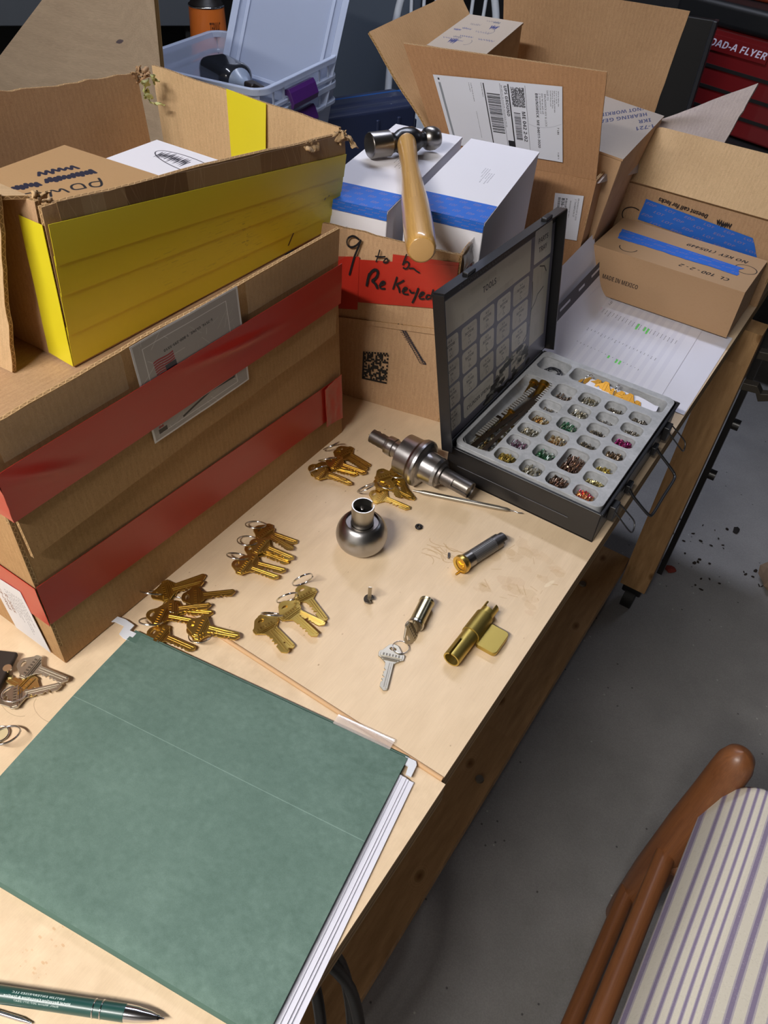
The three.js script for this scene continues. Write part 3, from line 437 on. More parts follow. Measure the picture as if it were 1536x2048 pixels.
// large shipping box with the courier label
function fuzz(g, x, y, len, s) { for (let k = 0; k < len;) { const w = rr(s * 0.5, s * 2.4); for (let q = 0; q < w; q += s * 0.42) g.fillRect(x + rr(0, s * 0.25), y + k + q, s * rr(0.5, 0.8), s * 0.2); k += w + s * 0.6; } }
function monoLabel(g, t, x, y, s, b, rot = Math.PI / 2) { g.save(); g.translate(x, y); g.rotate(rot); g.font = (b ? 'bold ' : '') + s + 'px sans-serif'; g.fillText(t, 0, 0); g.restore(); }
{
  const t = thing('shipping_box', 'large open shipping box with a courier label on its raised flap', 'box', [-0.42, T, -0.99]);
  const FL = [-0.515, -0.802], FR = [-0.267, -0.857], BR = [-0.298, -1.183], BL = [-0.57, -1.128], H = 0.2;
  const SH = [mapped(tanT, 2.5, { color: 0xf0e0d2 }), TAN, FLUTE];
  const w2 = (p, q, nm, s, m) => wallB(t, nm, W(p[0], 0, p[1]), W(q[0], 0, q[1]), W(q[0], H, q[1]), W(p[0], H, p[1]), { nx: 10, ny: 6, wave: 0.0014, seed: s }, m ?? SH);
  w2(FL, FR, 'front_wall', 81); w2(FR, BR, 'side_wall', 82); w2(BR, BL, 'back_wall', 83); w2(BL, FL, 'side_wall', 84);
  wallB(t, 'bottom', W(FL[0], 0.002, FL[1]), W(FR[0], 0.002, FR[1]), W(BR[0], 0.002, BR[1]), W(BL[0], 0.002, BL[1]), { th: 0.0015 });
  const fbl = W(FL[0] + 0.002, H, FL[1]), fbr = W(FR[0], H, FR[1]), ftr = W(-0.282, 0.348, -0.838), ftl = W(-0.572, 0.342, -0.772);
  wallB(t, 'label_flap', fbl, fbr, ftr, ftl, { nx: 16, ny: 8, wave: 0.0018, seed: 85, rag: { right: 0.002 } }, SH);
  const fp = (u, v, o) => { const p = fbl.clone().multiplyScalar((1 - u) * (1 - v)).addScaledVector(fbr, u * (1 - v)).addScaledVector(ftr, u * v).addScaledVector(ftl, (1 - u) * v); const n = new THREE.Vector3().crossVectors(fbr.clone().sub(fbl), ftl.clone().sub(fbl)).normalize(); return p.addScaledVector(n, o); };
  const labT = canvas(1200, 620, (g, w, h) => {
    g.fillStyle = '#dcdfe9'; g.fillRect(0, 0, w, h); g.fillStyle = '#17171c'; g.font = '14px sans-serif';
    g.fillStyle = '#8b9199'; g.fillRect(34, 60, 22, 520); g.fillStyle = '#17171c'; g.fillRect(38, 22, 16, 18);
    g.fillRect(468, 30, 10, 566); g.fillRect(700, 20, 12, 580); g.fillRect(628, 20, 3, 580); g.fillRect(862, 20, 3, 580); g.fillRect(640, 500, 70, 78);
    let y = 110; while (y < 440) { const b = rr(2, 9); g.fillRect(492, y, 126, b); y += b + rr(2, 8); }
    y = 250; while (y < 480) { const b = rr(2, 8); g.fillRect(732, y, 64, b); y += b + rr(2, 8); }
    for (let i = 0; i < 900; i++) { g.fillRect(728 + Math.floor(rr(0, 20)) * 6.2, 40 + Math.floor(rr(0, 26)) * 6.2, 5, 5); }
    g.fillStyle = '#dcdfe9'; g.beginPath(); g.arc(790, 120, 20, 0, 7); g.fill(); g.strokeStyle = '#17171c'; g.lineWidth = 3; for (const r of [6, 12, 18]) { g.beginPath(); g.arc(790, 120, r, 0, 7); g.stroke(); }
    g.fillStyle = '#17171c';
    monoLabel(g, 'UPS GROUND', 664, 34, 40, true); fuzz(g, 638, 34, 330, 11); monoLabel(g, 'ME 042 2-02', 812, 232, 46, true);
    monoLabel(g, 'BRUNSWICK  ME 04011-3020', 952, 70, 34, true); monoLabel(g, '2 THOMPSON ST', 986, 70, 22); fuzz(g, 1010, 70, 150, 14); monoLabel(g, 'BRUNSWICK KEY & LOCK', 1034, 70, 24); monoLabel(g, 'SHIP TO', 1058, 40, 22);
    for (let i = 0; i < 5; i++) fuzz(g, 1160 - i * 18, 40, [120, 90, 150, 140, 110][i], 11);
    monoLabel(g, '7 LBS', 1150, 330, 24, true); monoLabel(g, '1 OF 1', 1150, 540, 20, true); fuzz(g, 448, 30, 120, 10); fuzz(g, 350, 40, 150, 9); fuzz(g, 330, 40, 70, 9); fuzz(g, 352, 280, 230, 6);
    g.strokeStyle = 'rgba(140,145,160,0.5)'; g.lineWidth = 3; g.beginPath(); g.moveTo(870, 330); g.quadraticCurveTo(1000, 380, 1190, 300); g.stroke();
  });
  const lm = new THREE.MeshStandardMaterial({ map: labT, roughness: 0.55 });
  partW(t, 'courier_label', sheet(fp(0.115, 0.1, 0.003), fp(0.795, 0.13, 0.003), fp(0.79, 0.83, 0.003), fp(0.115, 0.76, 0.003), { th: 0.0003, uvm: false, nx: 10, ny: 4, wave: 0.0005, seed: 5 }), lm);
  const lab2 = canvas(300, 460, (g) => { g.fillStyle = '#dcdde6'; g.fillRect(0, 0, 300, 460); g.fillStyle = '#17171c'; monoLabel(g, 'B36-2902', 78, 40, 44, true); monoLabel(g, 'P:BLUE   S:8', 116, 40, 30); monoLabel(g, 'BRUNSWICK ME 04011', 168, 60, 17); monoLabel(g, '2 THOMPSON ST', 216, 40, 24); monoLabel(g, 'BRUNSWICK KEY & LOCK', 246, 30, 20); monoLabel(g, 'I.830', 100, 380, 24); g.fillRect(128, 40, 3, 380); let y = 40; while (y < 250) { const b = rr(2, 5); g.fillRect(40, y, 26, b); y += b + rr(2, 5); } });
  const fw = (x, y) => W(x, y, FR[1] + (x - FR[0]) * ((FR[1] - FL[1]) / (FR[0] - FL[0])) + 0.0035);
  partW(t, 'address_label', sheet(fw(-0.316, 0.104), fw(-0.274, 0.106), fw(-0.279, 0.176), fw(-0.322, 0.172), { th: 0.0003, uvm: false }), new THREE.MeshStandardMaterial({ map: lab2, roughness: 0.55 }));
  wallB(t, 'side_flap', W(BL[0], H, BL[1]), W(FL[0], H, FL[1]), W(-0.69, 0.322, -0.85), W(-0.722, 0.335, -1.19), { nx: 12, ny: 8, wave: 0.003, seed: 86, rag: { top: 0.002 } }, [GREYCARD, KR, FLUTE]);
  wallB(t, 'back_flap', W(BL[0], H, BL[1]), W(BR[0], H, BR[1]), W(-0.291, 0.369, -1.205), W(-0.61, 0.372, -1.15), { nx: 14, ny: 8, wave: 0.003, seed: 87, rag: { right: 0.003, top: 0.002 } }, [TAN, KR, FLUTE]);
  { const f0 = W(-0.266, 0.15, -1.085), f1 = W(-0.163, 0.168, -1.125), f2 = W(-0.152, 0.285, -1.231), f3 = W(BR[0], H, BR[1]);
    const g1 = sheet(f0, f1, f2, f3, { nx: 16, ny: 16, wave: 0.0025, seed: 88, rag: { right: 0.004 }, th: 0.005 }), g2 = sheet(W(-0.264, 0.196, -0.862), f0, f3, W(-0.272, 0.2, -0.95), { nx: 6, ny: 6, th: 0.005 });
    partW(t, 'side_flap', join(g1, g2), GREYCARD); }
  // things in it
  const tex = writingTop(512, 512, '#b3a494', (g) => { for (let i = 0; i < 11; i++) scribble(g, rr(30, 330), rr(30, 440), rr(60, 150), rr(8, 26), 12, ['#46507e', '#565a6c', '#2e3a78'][i % 3], rr(2, 4)); scribble(g, 120, 380, 60, 40, 8, '#23306e', 8); scribble(g, 300, 120, 60, 36, 8, '#23306e', 8); g.strokeStyle = '#4a4d60'; g.lineWidth = 3; for (const [x, y] of [[260, 390], [330, 200]]) { g.beginPath(); g.arc(x, y, 40, -1, 1.5); g.stroke(); } });
  const t2 = thing('inner_carton', 'kraft carton scribbled with blue ink leaning in the large shipping box', 'box', [-0.548, T + 0.2, -0.965], 0.17);
  part(t2, 'carton_body', box(0.088, 0.126, 0.19, 0, 0.063, 0, 0.0015), KR);
  part(t2, 'lid_panel', box(0.096, 0.003, 0.194, -0.003, 0.1285, 0), [KR, KR, new THREE.MeshStandardMaterial({ map: tex, roughness: 0.85 }), KR, KR, KR]); t2.rotation.x = 0.05;
  const tex3 = writingTop(512, 512, '#a79c92', (g) => { g.fillStyle = '#3a4166'; g.font = 'italic bold 50px sans-serif'; g.save(); g.translate(300, 200); g.rotate(2.3); ['1-721', 'IKR', 'HEARING GEAR', '(NOT WORKING)'].forEach((s, i) => g.fillText(s, -200, -90 + i * 66, 330)); g.restore(); g.fillStyle = '#b5512e'; g.fillRect(150, 330, 20, 40); });
  const t3 = thing('inner_carton', 'pale grey carton with ink capitals tilted inside the large shipping box', 'box', [-0.348, T + 0.01, -1.02], 0.09);
  part(t3, 'carton_body', box(0.13, 0.218, 0.25, 0, 0.109, 0, 0.0015), TAN);
  part(t3, 'lid_panel', box(0.132, 0.003, 0.252, 0, 0.22, 0), [TAN, TAN, new THREE.MeshStandardMaterial({ map: tex3, roughness: 0.8 }), TAN, TAN, TAN]); t3.rotation.z = -0.1;
}
// box with raised lid and blue tape
const blueM = [blueTape, blueTape, blueTape];
{
  const t = thing('mailer_box', 'tan mailer box with its lid raised and blue tape over writing', 'box', [-0.15, T, -1.16]);
  const x0 = -0.281, x1 = 0.0, z0 = -1.055, z1 = -1.26, H = 0.139;
  const mk = (nm, a, b, c, d, s, o = {}) => wallB(t, nm, a, b, c, d, { nx: 8, ny: 5, wave: 0.0008, th: 0.003, seed: s, ...o }, CARDT);
  mk('front_wall', W(x0, 0, z0), W(x1, 0, z0), W(x1, H, z0), W(x0, H, z0), 91); mk('side_wall', W(x1, 0, z0), W(x1, 0, z1), W(x1, H, z1), W(x1, H, z0), 92);
  mk('back_wall', W(x1, 0, z1), W(x0, 0, z1), W(x0, H, z1), W(x1, H, z1), 93); mk('side_wall', W(x0, 0, z1), W(x0, 0, z0), W(x0, H, z0), W(x0, H, z1), 94);
  const lid = new THREE.Shape(); lid.moveTo(0, 0); lid.lineTo(0.285, 0); lid.lineTo(0.285, 0.098); lid.lineTo(0.022, 0.098); lid.quadraticCurveTo(0.008, 0.098, 0.007, 0.083); lid.lineTo(0, 0);
  const lg = extr(lid, 0.003); lg.rotateX(-0.72); lg.translate(x0, T + H + 0.001, z0 - 0.003); partW(t, 'lid', lg, [PALE, PALE]);
  wallB(t, 'blue_tape', W(-0.243, 0.084, z0 + 0.0015), W(-0.026, 0.076, z0 + 0.0015), W(-0.046, 0.108, z0 + 0.0015), W(-0.238, 0.121, z0 + 0.0015), { th: 0.0004, uvm: false, nx: 20, ny: 3, wave: 0.0003, rag: { right: 0.004, left: 0.003 } }, blueM);
  const wr = canvas(1024, 256, (g) => { g.clearRect(0, 0, 1024, 256); g.fillStyle = '#17151a'; g.font = 'italic bold 34px sans-serif'; g.save(); g.translate(560, 26); g.rotate(Math.PI + 0.03); g.fillText('Doesnt call for locks', 0, 0, 530); g.restore(); g.save(); g.translate(1000, 200); g.rotate(Math.PI); g.fillText('Berth', 0, 0); g.restore(); scribble(g, 620, 40, 90, 20, 14, '#17151a', 6); g.strokeStyle = '#17151a'; g.lineWidth = 5; g.beginPath(); g.ellipse(90, 170, 70, 50, 0, 1.6, 5.2); g.stroke(); g.beginPath(); g.arc(240, 190, 60, 0.4, 2.4); g.stroke(); });
  wallB(t, 'handwriting', W(-0.275, 0.064, z0 + 0.0024), W(-0.005, 0.056, z0 + 0.0024), W(-0.005, 0.128, z0 + 0.0024), W(-0.275, 0.136, z0 + 0.0024), { th: 0.0001, uvm: false }, decal(wr));
}
{
  const t = thing('parts_carton', 'small tan carton with a strip of blue tape on top, lying on the papers', 'box', [-0.137, T + 0.006, -0.973]);
  const tx = canvas(1024, 512, (g) => { g.fillStyle = '#b5936f'; g.fillRect(0, 0, 1024, 512); for (let i = 0; i < 4000; i++) { g.fillStyle = 'rgba(60,30,0,' + rr(0.01, 0.05) + ')'; g.fillRect(rr(0, 1024), rr(0, 512), rr(1, 9), 1); } g.fillStyle = '#17151a'; g.font = 'italic bold 54px sans-serif'; g.save(); g.translate(930, 90); g.rotate(Math.PI); g.fillText('NO KEY  (105449', 0, 0); g.restore(); g.save(); g.translate(900, 400); g.rotate(Math.PI); g.fillText('CL  100 - 2 - 2', 0, 0); g.restore(); g.strokeStyle = '#17151a'; g.lineWidth = 6; g.beginPath(); g.ellipse(940, 210, 70, 60, 0, 0, 7); g.stroke(); g.beginPath(); g.arc(210, 410, 60, 0, 3.1); g.stroke(); });
  const fr = canvas(512, 192, (g) => { g.fillStyle = '#b08d6a'; g.fillRect(0, 0, 512, 192); for (let i = 0; i < 2600; i++) { g.fillStyle = 'rgba(60,30,0,' + rr(0.01, 0.05) + ')'; g.fillRect(rr(0, 512), rr(0, 192), rr(1, 8), 1); } g.fillStyle = '#3c2f28'; g.font = 'bold 22px sans-serif'; g.save(); g.translate(58, 122); g.scale(0.7, 1.1); g.fillText('MADE IN MEXICO', 0, 0); g.restore(); });
  const mt = new THREE.MeshStandardMaterial({ map: tx, roughness: 0.88 }), mf = new THREE.MeshStandardMaterial({ map: fr, roughness: 0.88 });
  const g = new THREE.BoxGeometry(0.25, 0.079, 0.136); g.translate(0, 0.0395, 0); part(t, 'carton_body', g, [TAN, TAN, mt, TAN, mf, TAN]);
  part(t, 'blue_tape', sheet(new THREE.Vector3(-0.105, 0.0797, 0.022), new THREE.Vector3(0.108, 0.0797, 0.022), new THREE.Vector3(0.112, 0.0797, -0.012), new THREE.Vector3(-0.112, 0.0797, -0.02), { th: 0.0004, uvm: false, nx: 30, ny: 4, rag: { right: 0.02, left: 0.006, bottom: 0.006 }, seed: 8 }), blueM);
}
// ---------- lock pin kit ----------
{
  const X0 = -0.207, X1 = -0.008, Z0 = -0.352, Z1 = -0.62, H = 0.046;     // Z0 is the near side
  const blk = phys(0x131317, 0.42, { clearcoat: 0.35, clearcoatRoughness: 0.35 }), blkIn = std(0x0d0d10, 0.6);
  const t = thing('pin_kit_case', 'black steel locksmith kit case with its lid open and a moulded grey tray', 'tool case', [(X0 + X1) / 2, T, (Z0 + Z1) / 2]);
  const bx = (nm, w, h, d, x, y, z, m = blk, r = 0.0012) => partW(t, nm, box(w, h, d, x, T + y, z, r), m);
  const cx = (X0 + X1) / 2, cz = (Z0 + Z1) / 2, w = X1 - X0, d = Z0 - Z1;
  bx('base_floor', w, 0.002, d, cx, 0.001, cz, blk, 0);
  bx('base_wall', w, H, 0.002, cx, H / 2, Z0 - 0.001); bx('base_wall', w, H, 0.002, cx, H / 2, Z1 + 0.001); bx('base_wall', 0.002, H, d, X0 + 0.001, H / 2, cz); bx('base_wall', 0.002, H, d, X1 - 0.001, H / 2, cz);
  bx('bead', w - 0.05, 0.0012, 0.0012, cx - 0.01, 0.02, Z0 + 0.0003, std(0x3a3a3e, 0.35)); bx('rim', w + 0.002, 0.003, 0.003, cx, H - 0.0015, Z0 + 0.0005, blk); bx('rim', 0.003, 0.003, d, X1 + 0.0005, H - 0.0015, cz, blk);
  // lid, hinged on the left
  const LZ0 = -0.343, LZ1 = -0.63, b0 = W(-0.2105, 0.043, LZ0), b1 = W(-0.2105, 0.043, LZ1), t0 = W(-0.247, 0.2365, LZ0), t1 = W(-0.237, 0.239, LZ1);
  partW(t, 'lid', sheet(b0, b1, t1, t0, { th: 0.0015, uvm: false }), [blkIn, blk, blk]);
  const nrm = new THREE.Vector3().crossVectors(b1.clone().sub(b0), t0.clone().sub(b0)).normalize(), LD = 0.014;
  const lip = (p, q, nm) => { const a = p.clone().addScaledVector(nrm, LD), b = q.clone().addScaledVector(nrm, LD); partW(t, nm, sheet(p, q, b, a, { th: 0.0018, uvm: false }), [blk, blk, blk]); };
  lip(b0, t0, 'lid_rim'); lip(t0, t1, 'lid_rim'); lip(t1, b1, 'lid_rim');
  const cardT = canvas(1200, 800, (g, W2, H2) => {
    g.fillStyle = '#6f6d7a'; g.fillRect(0, 0, W2, H2);
    const pap = (x, y, w3, h3, r, c = '#d3ccbf') => { g.fillStyle = c; g.beginPath(); g.roundRect(x, y, w3, h3, r); g.fill(); for (let i = 0; i < 14; i++) { g.fillStyle = 'rgba(110,100,80,' + rr(0.03, 0.1) + ')'; g.fillRect(x + rr(0, w3 * 0.8), y + rr(0, h3 * 0.8), rr(6, w3 * 0.3), rr(3, h3 * 0.25)); } };
    const txt = (s, x, y, z, b = true) => { g.fillStyle = '#35302c'; g.font = (b ? 'bold ' : '') + z + 'px sans-serif'; g.textAlign = 'center'; g.fillText(s, x, y); };
    g.fillStyle = '#16161a'; g.fillRect(0, 0, W2, 52); g.fillStyle = '#4b4c55'; g.font = 'bold 42px sans-serif'; g.fillText('SCHLAGE LOCK COMPANY', 190, 44);
    pap(14, 56, 910, 170, 4, '#cbc3b2'); txt('TOOLS', 480, 150, 44);
    pap(965, 30, 200, 180, 10); txt('PARTS', 1065, 110, 40); txt('TRAY', 1065, 160, 40); pap(965, 230, 200, 460, 4, '#bdb5a4');
    const col = [20, 200, 380, 560, 740], lab = ['.165', 'BOTTOM', 'PIN', '']; 
    for (let r = 0; r < 4; r++) for (let c = 0; c < 5; c++) {
      if (r === 3 && c > 0 && c < 3) continue; const y = 244 + r * 132 + (c % 2) * 6, w3 = c === 4 ? 180 : 150; pap(col[c], y, w3, 116, 20, ['#d3ccbf', '#c6beb0', '#cdc5b8'][(r + c) % 3]);
      txt('SC-' + (r * 5 + c), col[c] + w3 / 2, y + 28, 16); txt(['BOTTOM', 'BOTTOM', 'MASTER', 'MASTER'][r], col[c] + w3 / 2, y + 50, 20); txt('PIN', col[c] + w3 / 2, y + 70, 16); fuzz(g, col[c] + w3 / 2 - 8, y + 78, 8, 9); txt('1 1', col[c] + w3 / 2, y + 106, 18);
    }
    pap(200, 640, 330, 118, 22, '#d6cfc2'); txt('CYLINDER SPRING', 365, 720, 30);
    for (let i = 0; i < 46; i++) { g.fillStyle = i % 3 ? '#26221f' : '#7c7a72'; g.beginPath(); const x = rr(420, 960), y = 800 - rr(0, 170) * Math.min(1, (x - 380) / 330); for (let k = 0; k < 7; k++) { const a = (k / 7) * 6.28, q = rr(8, 44); g.lineTo(x + Math.cos(a) * q * 1.3, y + Math.sin(a) * q * 0.6); } g.fill(); }
    g.strokeStyle = '#17161a'; g.lineWidth = 7; for (const p of [[[960, 470], [1010, 440], [1040, 400], [1110, 380]], [[965, 300], [975, 380], [960, 560]], [[1040, 240], [1100, 260], [1130, 300]], [[880, 620], [930, 590], [950, 540]]]) { g.beginPath(); p.forEach((q, i) => (i ? g.lineTo(...q) : g.moveTo(...q))); g.stroke(); }
  });
  const off = (p) => p.clone().addScaledVector(nrm, 0.0016);
  const mixp = (u, v) => off(b0.clone().multiplyScalar((1 - u) * (1 - v)).addScaledVector(b1, u * (1 - v)).addScaledVector(t1, u * v).addScaledVector(t0, (1 - u) * v));
  partW(t, 'printed_card', sheet(mixp(0.012, 0.02), mixp(0.985, 0.02), mixp(0.985, 0.985), mixp(0.012, 0.985), { th: 0.0004, uvm: false, nx: 30, ny: 20, wave: 0.0009, seed: 44 }), [new THREE.MeshPhysicalMaterial({ map: cardT, roughness: 0.4, clearcoat: 0.25, clearcoatRoughness: 0.3 }), blkIn, blkIn], 'worn printed label card inside the lid');
  for (const s of [0.2, 0.84]) { const p = t0.clone().lerp(t1, s).addScaledVector(nrm, LD * 0.6); partW(t, 'lid_catch', box(0.008, 0.007, 0.018, p.x, p.y + 0.003, p.z, 0.0015), blk); }
  partW(t, 'hinge', rod(W(-0.2095, 0.044, Z0 - 0.004), W(-0.2095, 0.044, Z1 + 0.004), 0.003, 10), blk);
  // right hand side: two wire latches and a bail handle hanging over the bench edge
  const wire = (pts, nm, r = 0.0014) => partW(t, nm, tube(pts.map((p) => W(...p)), r, 40, 8), phys(0x1b1b1e, 0.35, { clearcoat: 0.4 }));
  for (const z of [-0.385, -0.57]) { bx('latch', 0.008, 0.02, 0.016, X1 + 0.005, 0.03, z, blk); wire([[X1 + 0.008, 0.036, z - 0.008], [X1 + 0.03, 0.02, z - 0.009], [X1 + 0.034, 0.012, z], [X1 + 0.03, 0.02, z + 0.009], [X1 + 0.008, 0.036, z + 0.008]], 'latch_wire', 0.0009); }
  bx('handle_bracket', 0.006, 0.012, 0.014, X1 + 0.004, 0.026, -0.44, blk); bx('handle_bracket', 0.006, 0.012, 0.014, X1 + 0.004, 0.026, -0.53, blk);
  wire([[X1 + 0.006, 0.026, -0.437], [X1 + 0.014, 0.018, -0.436], [X1 + 0.036, 0.002, -0.437], [X1 + 0.041, -0.002, -0.444], [X1 + 0.041, -0.002, -0.485], [X1 + 0.041, -0.002, -0.526], [X1 + 0.036, 0.002, -0.533], [X1 + 0.014, 0.018, -0.534], [X1 + 0.006, 0.026, -0.533]], 'bail_handle', 0.0019);

  // moulded tray with cups
  const trayT = pixelTex(512, 512, (x, y) => { const k = (tileN(x, y, 512, 512, 8) - 0.47) * 44 + (tileN(y, x, 512, 512, 40) - 0.47) * 34 + (hsh(x, y) - 0.5) * 10; return [clampc(172 + k), clampc(174 + k), clampc(178 + k)]; });
  const tm = (() => { const q = trayT.clone(); q.repeat.set(8, 8); q.needsUpdate = true; return new THREE.MeshStandardMaterial({ map: q, roughness: 0.6 }); })();
  const CUPS = [];
  const add = (x, z, w3, d3, kind, dep = 0.0125) => CUPS.push({ x, z, w: w3, d: d3, kind, dep });
  add(-0.1785, -0.456, 0.041, 0.186, 'tools', 0.02); add(-0.1765, -0.5875, 0.044, 0.036, 'rings', 0.016); add(-0.0845, -0.5895, 0.134, 0.034, 'keys', 0.018);
  const c2 = [['brass', -0.374], ['mauve', -0.406], ['steel', -0.436], ['mixed', -0.467], ['few', -0.498]]; for (const [k, z] of c2) add(-0.1405, z, 0.0285, 0.0262, k); add(-0.1395, -0.538, 0.0295, 0.037, 'dark', 0.015);
  const c3 = ['steel', 'green', 'mixed', 'green', 'steel', 'steel']; c3.forEach((k, i) => add(-0.1055, [-0.372, -0.408, -0.442, -0.4765, -0.511, -0.5445][i], 0.0285, 0.0285, k));
  add(-0.0715, -0.3715, 0.0285, 0.0262, 'rust'); add(-0.0715, -0.4145, 0.0295, 0.047, 'rust', 0.015); ['dull', 'dull', 'steelfew', 'dull'].forEach((k, i) => add(-0.0705, [-0.459, -0.49, -0.5195, -0.549][i], 0.0285, 0.0255, k));
  ['red', 'gold', 'brassfew', 'bronze', 'purple', 'dull', 'dull'].forEach((k, i) => add(-0.0365, [-0.3705, -0.4, -0.429, -0.459, -0.4885, -0.518, -0.5475][i], 0.0285, 0.0248, k));
  const TY = 0.0495, sx = X1 - X0 - 0.008, sz = d - 0.008, plate = rrShape(sx, sz, 0.01, cx, -cz);
  for (const c of CUPS) plate.holes.push(new THREE.Path(rrShape(c.w, c.d, Math.min(0.009, c.d * 0.36), c.x, -c.z).getPoints(6).reverse()));
  const tray = thing('parts_tray', 'grey moulded plastic tray of small cups inside the black kit case', 'tray', [cx, T + 0.0025, cz]);
  const pg = extr(plate, 0.0014, 0.0006, 6); pg.rotateX(-Math.PI / 2); pg.translate(0, T + TY - 0.002, 0); partW(tray, 'tray_plate', pg, tm);
  const skirt = rrShape(sx, sz, 0.01, cx, -cz); skirt.holes.push(new THREE.Path(rrShape(sx - 0.003, sz - 0.003, 0.009, cx, -cz).getPoints(6).reverse()));
  const sg = extr(skirt, 0.046, 0, 6); sg.rotateX(-Math.PI / 2); sg.translate(0, T + 0.003, 0); partW(tray, 'tray_skirt', sg, tm);
  const cupGeo = (w3, d3, dep) => {                      // rounded pan, wider at the mouth
    const pos = [], idx = [], uv = [], lv = [[1, 0.0014], [1.0, 0], [0.96, -dep * 0.45], [0.9, -dep * 0.8], [0.76, -dep * 0.98], [0, -dep]], N = 28;
    lv.forEach(([s, y]) => { const q = s ? rrShape(Math.max(w3 - (1 - s) * 0.022, 0.001), Math.max(d3 - (1 - s) * 0.022, 0.001), Math.min(0.009, d3 * 0.36) * Math.max(s, 0.2)).getSpacedPoints(N) : null; for (let i = 0; i <= N; i++) { const p = q ? q[i % q.length] : { x: 0, y: 0 }; pos.push(p.x, y, -p.y); uv.push(p.x, p.y + y); } });
    for (let l = 0; l + 1 < lv.length; l++) for (let i = 0; i < N; i++) { const a = l * (N + 1) + i, b = a + N + 1; idx.push(a, a + 1, b, b, a + 1, b + 1); }
    const g = new THREE.BufferGeometry(); g.setAttribute('position', new THREE.Float32BufferAttribute(pos, 3)); g.setAttribute('uv', new THREE.Float32BufferAttribute(uv, 2)); g.setIndex(idx); g.computeVertexNormals(); return g;
  };
  const cgc = {};
  for (const c of CUPS) { const k = [c.w, c.d, c.dep].join(); cgc[k] ??= cupGeo(c.w, c.d, c.dep); const m = part(tray, 'cup', cgc[k], tm); m.position.set(c.x - cx, TY - 0.0025 - 0.0014, c.z - cz); }
  // heaps of tiny lock pins, one heap per cup
  const pinG = new THREE.CylinderGeometry(0.00105, 0.00105, 0.0046, 7), bead = new THREE.CylinderGeometry(0.0013, 0.0013, 0.0026, 8);
  const PAL = { brass: ['#b59a4e', '#d8c06a', '#8d7a3c', 130, 'brass yellow'], mauve: ['#b8b0b4', '#8f6a80', '#cfcfd2', 110, 'steel and mauve'], steel: ['#b9b2a0', '#d9d6c8', '#857d68', 130, 'silvery'], mixed: ['#c9b48a', '#a98250', '#d8d2c0', 120, 'mixed copper and silver'], few: ['#9a8f80', '#6e655a', '#b8ae9c', 28, 'a few dark'], dark: ['#7b6a5c', '#54483f', '#9a8776', 46, 'dark long'], green: ['#5d8a6c', '#c5cdbf', '#3d6a4c', 120, 'green and silver'], rust: ['#7a5a48', '#9a8270', '#5a4338', 150, 'rust brown'], dull: ['#857c6c', '#a89e8c', '#5f574b', 84, 'dull bronze'], steelfew: ['#9b958a', '#c9c5ba', '#6a655c', 44, 'scattered steel'], red: ['#c0405a', '#d98a5a', '#e0b080', 120, 'red and orange'], gold: ['#b5a878', '#d0c48e', '#8f845a', 96, 'pale gold'], brassfew: ['#c2a94e', '#a08c48', '#e0d090', 76, 'yellow brass'], bronze: ['#8a745c', '#b39a7c', '#5e4e3e', 110, 'bronze bead'], purple: ['#8a3560', '#b0407c', '#6a2a4c', 130, 'purple'] };
  const mat = new THREE.MeshStandardMaterial({ color: 0xffffff, metalness: 0.85, roughness: 0.26 }), cc = new THREE.Color(), M4 = new THREE.Matrix4(), Q = new THREE.Quaternion(), seen = {};
  const words = { brass: 'beside the long tool cup', mauve: 'beside the long tool cup', few: 'beside the long tool cup', dark: 'next to the wire rings', red: 'at the corner by the latch', purple: 'in the outer row of cups', gold: 'in the outer row of cups', brassfew: 'in the outer row of cups', bronze: 'in the outer row of cups', steelfew: 'near the brass keys', rust: 'in the tray', dull: 'in the tray', green: 'in the tray', steel: 'in the tray', mixed: 'in the tray' };
  for (const c of CUPS) {
    const p = PAL[c.kind]; if (!p) continue;
    const n = Math.round(p[3] * (c.d > 0.04 ? 1.5 : 1)), im = new THREE.InstancedMesh(['purple', 'bronze', 'red', 'gold'].includes(c.kind) ? bead : pinG, mat, n);
    for (let i = 0; i < n; i++) {
      const lay = i / n, s = 1 - lay * 0.35, dx = rr(-1, 1) * (c.w / 2 - 0.0035) * s, dz = (rr(-1, 1) * (c.d / 2 - 0.0035)) * s + (n > 100 ? 0.0008 : 0.0035), edge = Math.max(Math.abs(dx) / (c.w / 2), Math.abs(dz) / (c.d / 2));
      Q.setFromEuler(new THREE.Euler(rr(1.15, 1.9), rr(0, 6.28), rr(-0.3, 0.3))); const sc = c.kind === 'rust' || c.kind === 'dark' ? 1.7 : 1;
      M4.compose(new THREE.Vector3(dx, 0.0022 + lay * (n > 100 ? 0.0074 : n > 60 ? 0.0052 : 0.002) + edge ** 4 * 0.0015, dz), Q, new THREE.Vector3(1, sc, 1)); im.setMatrixAt(i, M4); im.setColorAt(i, cc.set(p[Math.floor(rr(0, 3))]).offsetHSL(0, 0, rr(-0.06, 0.06)));
    }
    im.name = numbered('lock_pin_heap'); im.position.set(c.x, T + TY - c.dep, c.z); im.castShadow = im.receiveShadow = true;
    im.userData = { label: 'heap of ' + p[4] + ' lock pins in a tray cup ' + words[c.kind], category: 'lock pins', kind: 'stuff' }; if (['steel', 'green', 'mixed', 'rust', 'dull'].includes(c.kind)) im.userData.group = p[4] + ' pin heaps'; scene.add(im);
  }
  // loose tools lying in the long cup
  const st = std(0xaaa79f, 0.28, { metalness: 1 }), dk = std(0x3d3126, 0.45, { metalness: 0.8 }), br = std(0xb58a3c, 0.35, { metalness: 1 });
  const ty = T + 0.03, tz = (a) => W(a[0], a[1], a[2]);
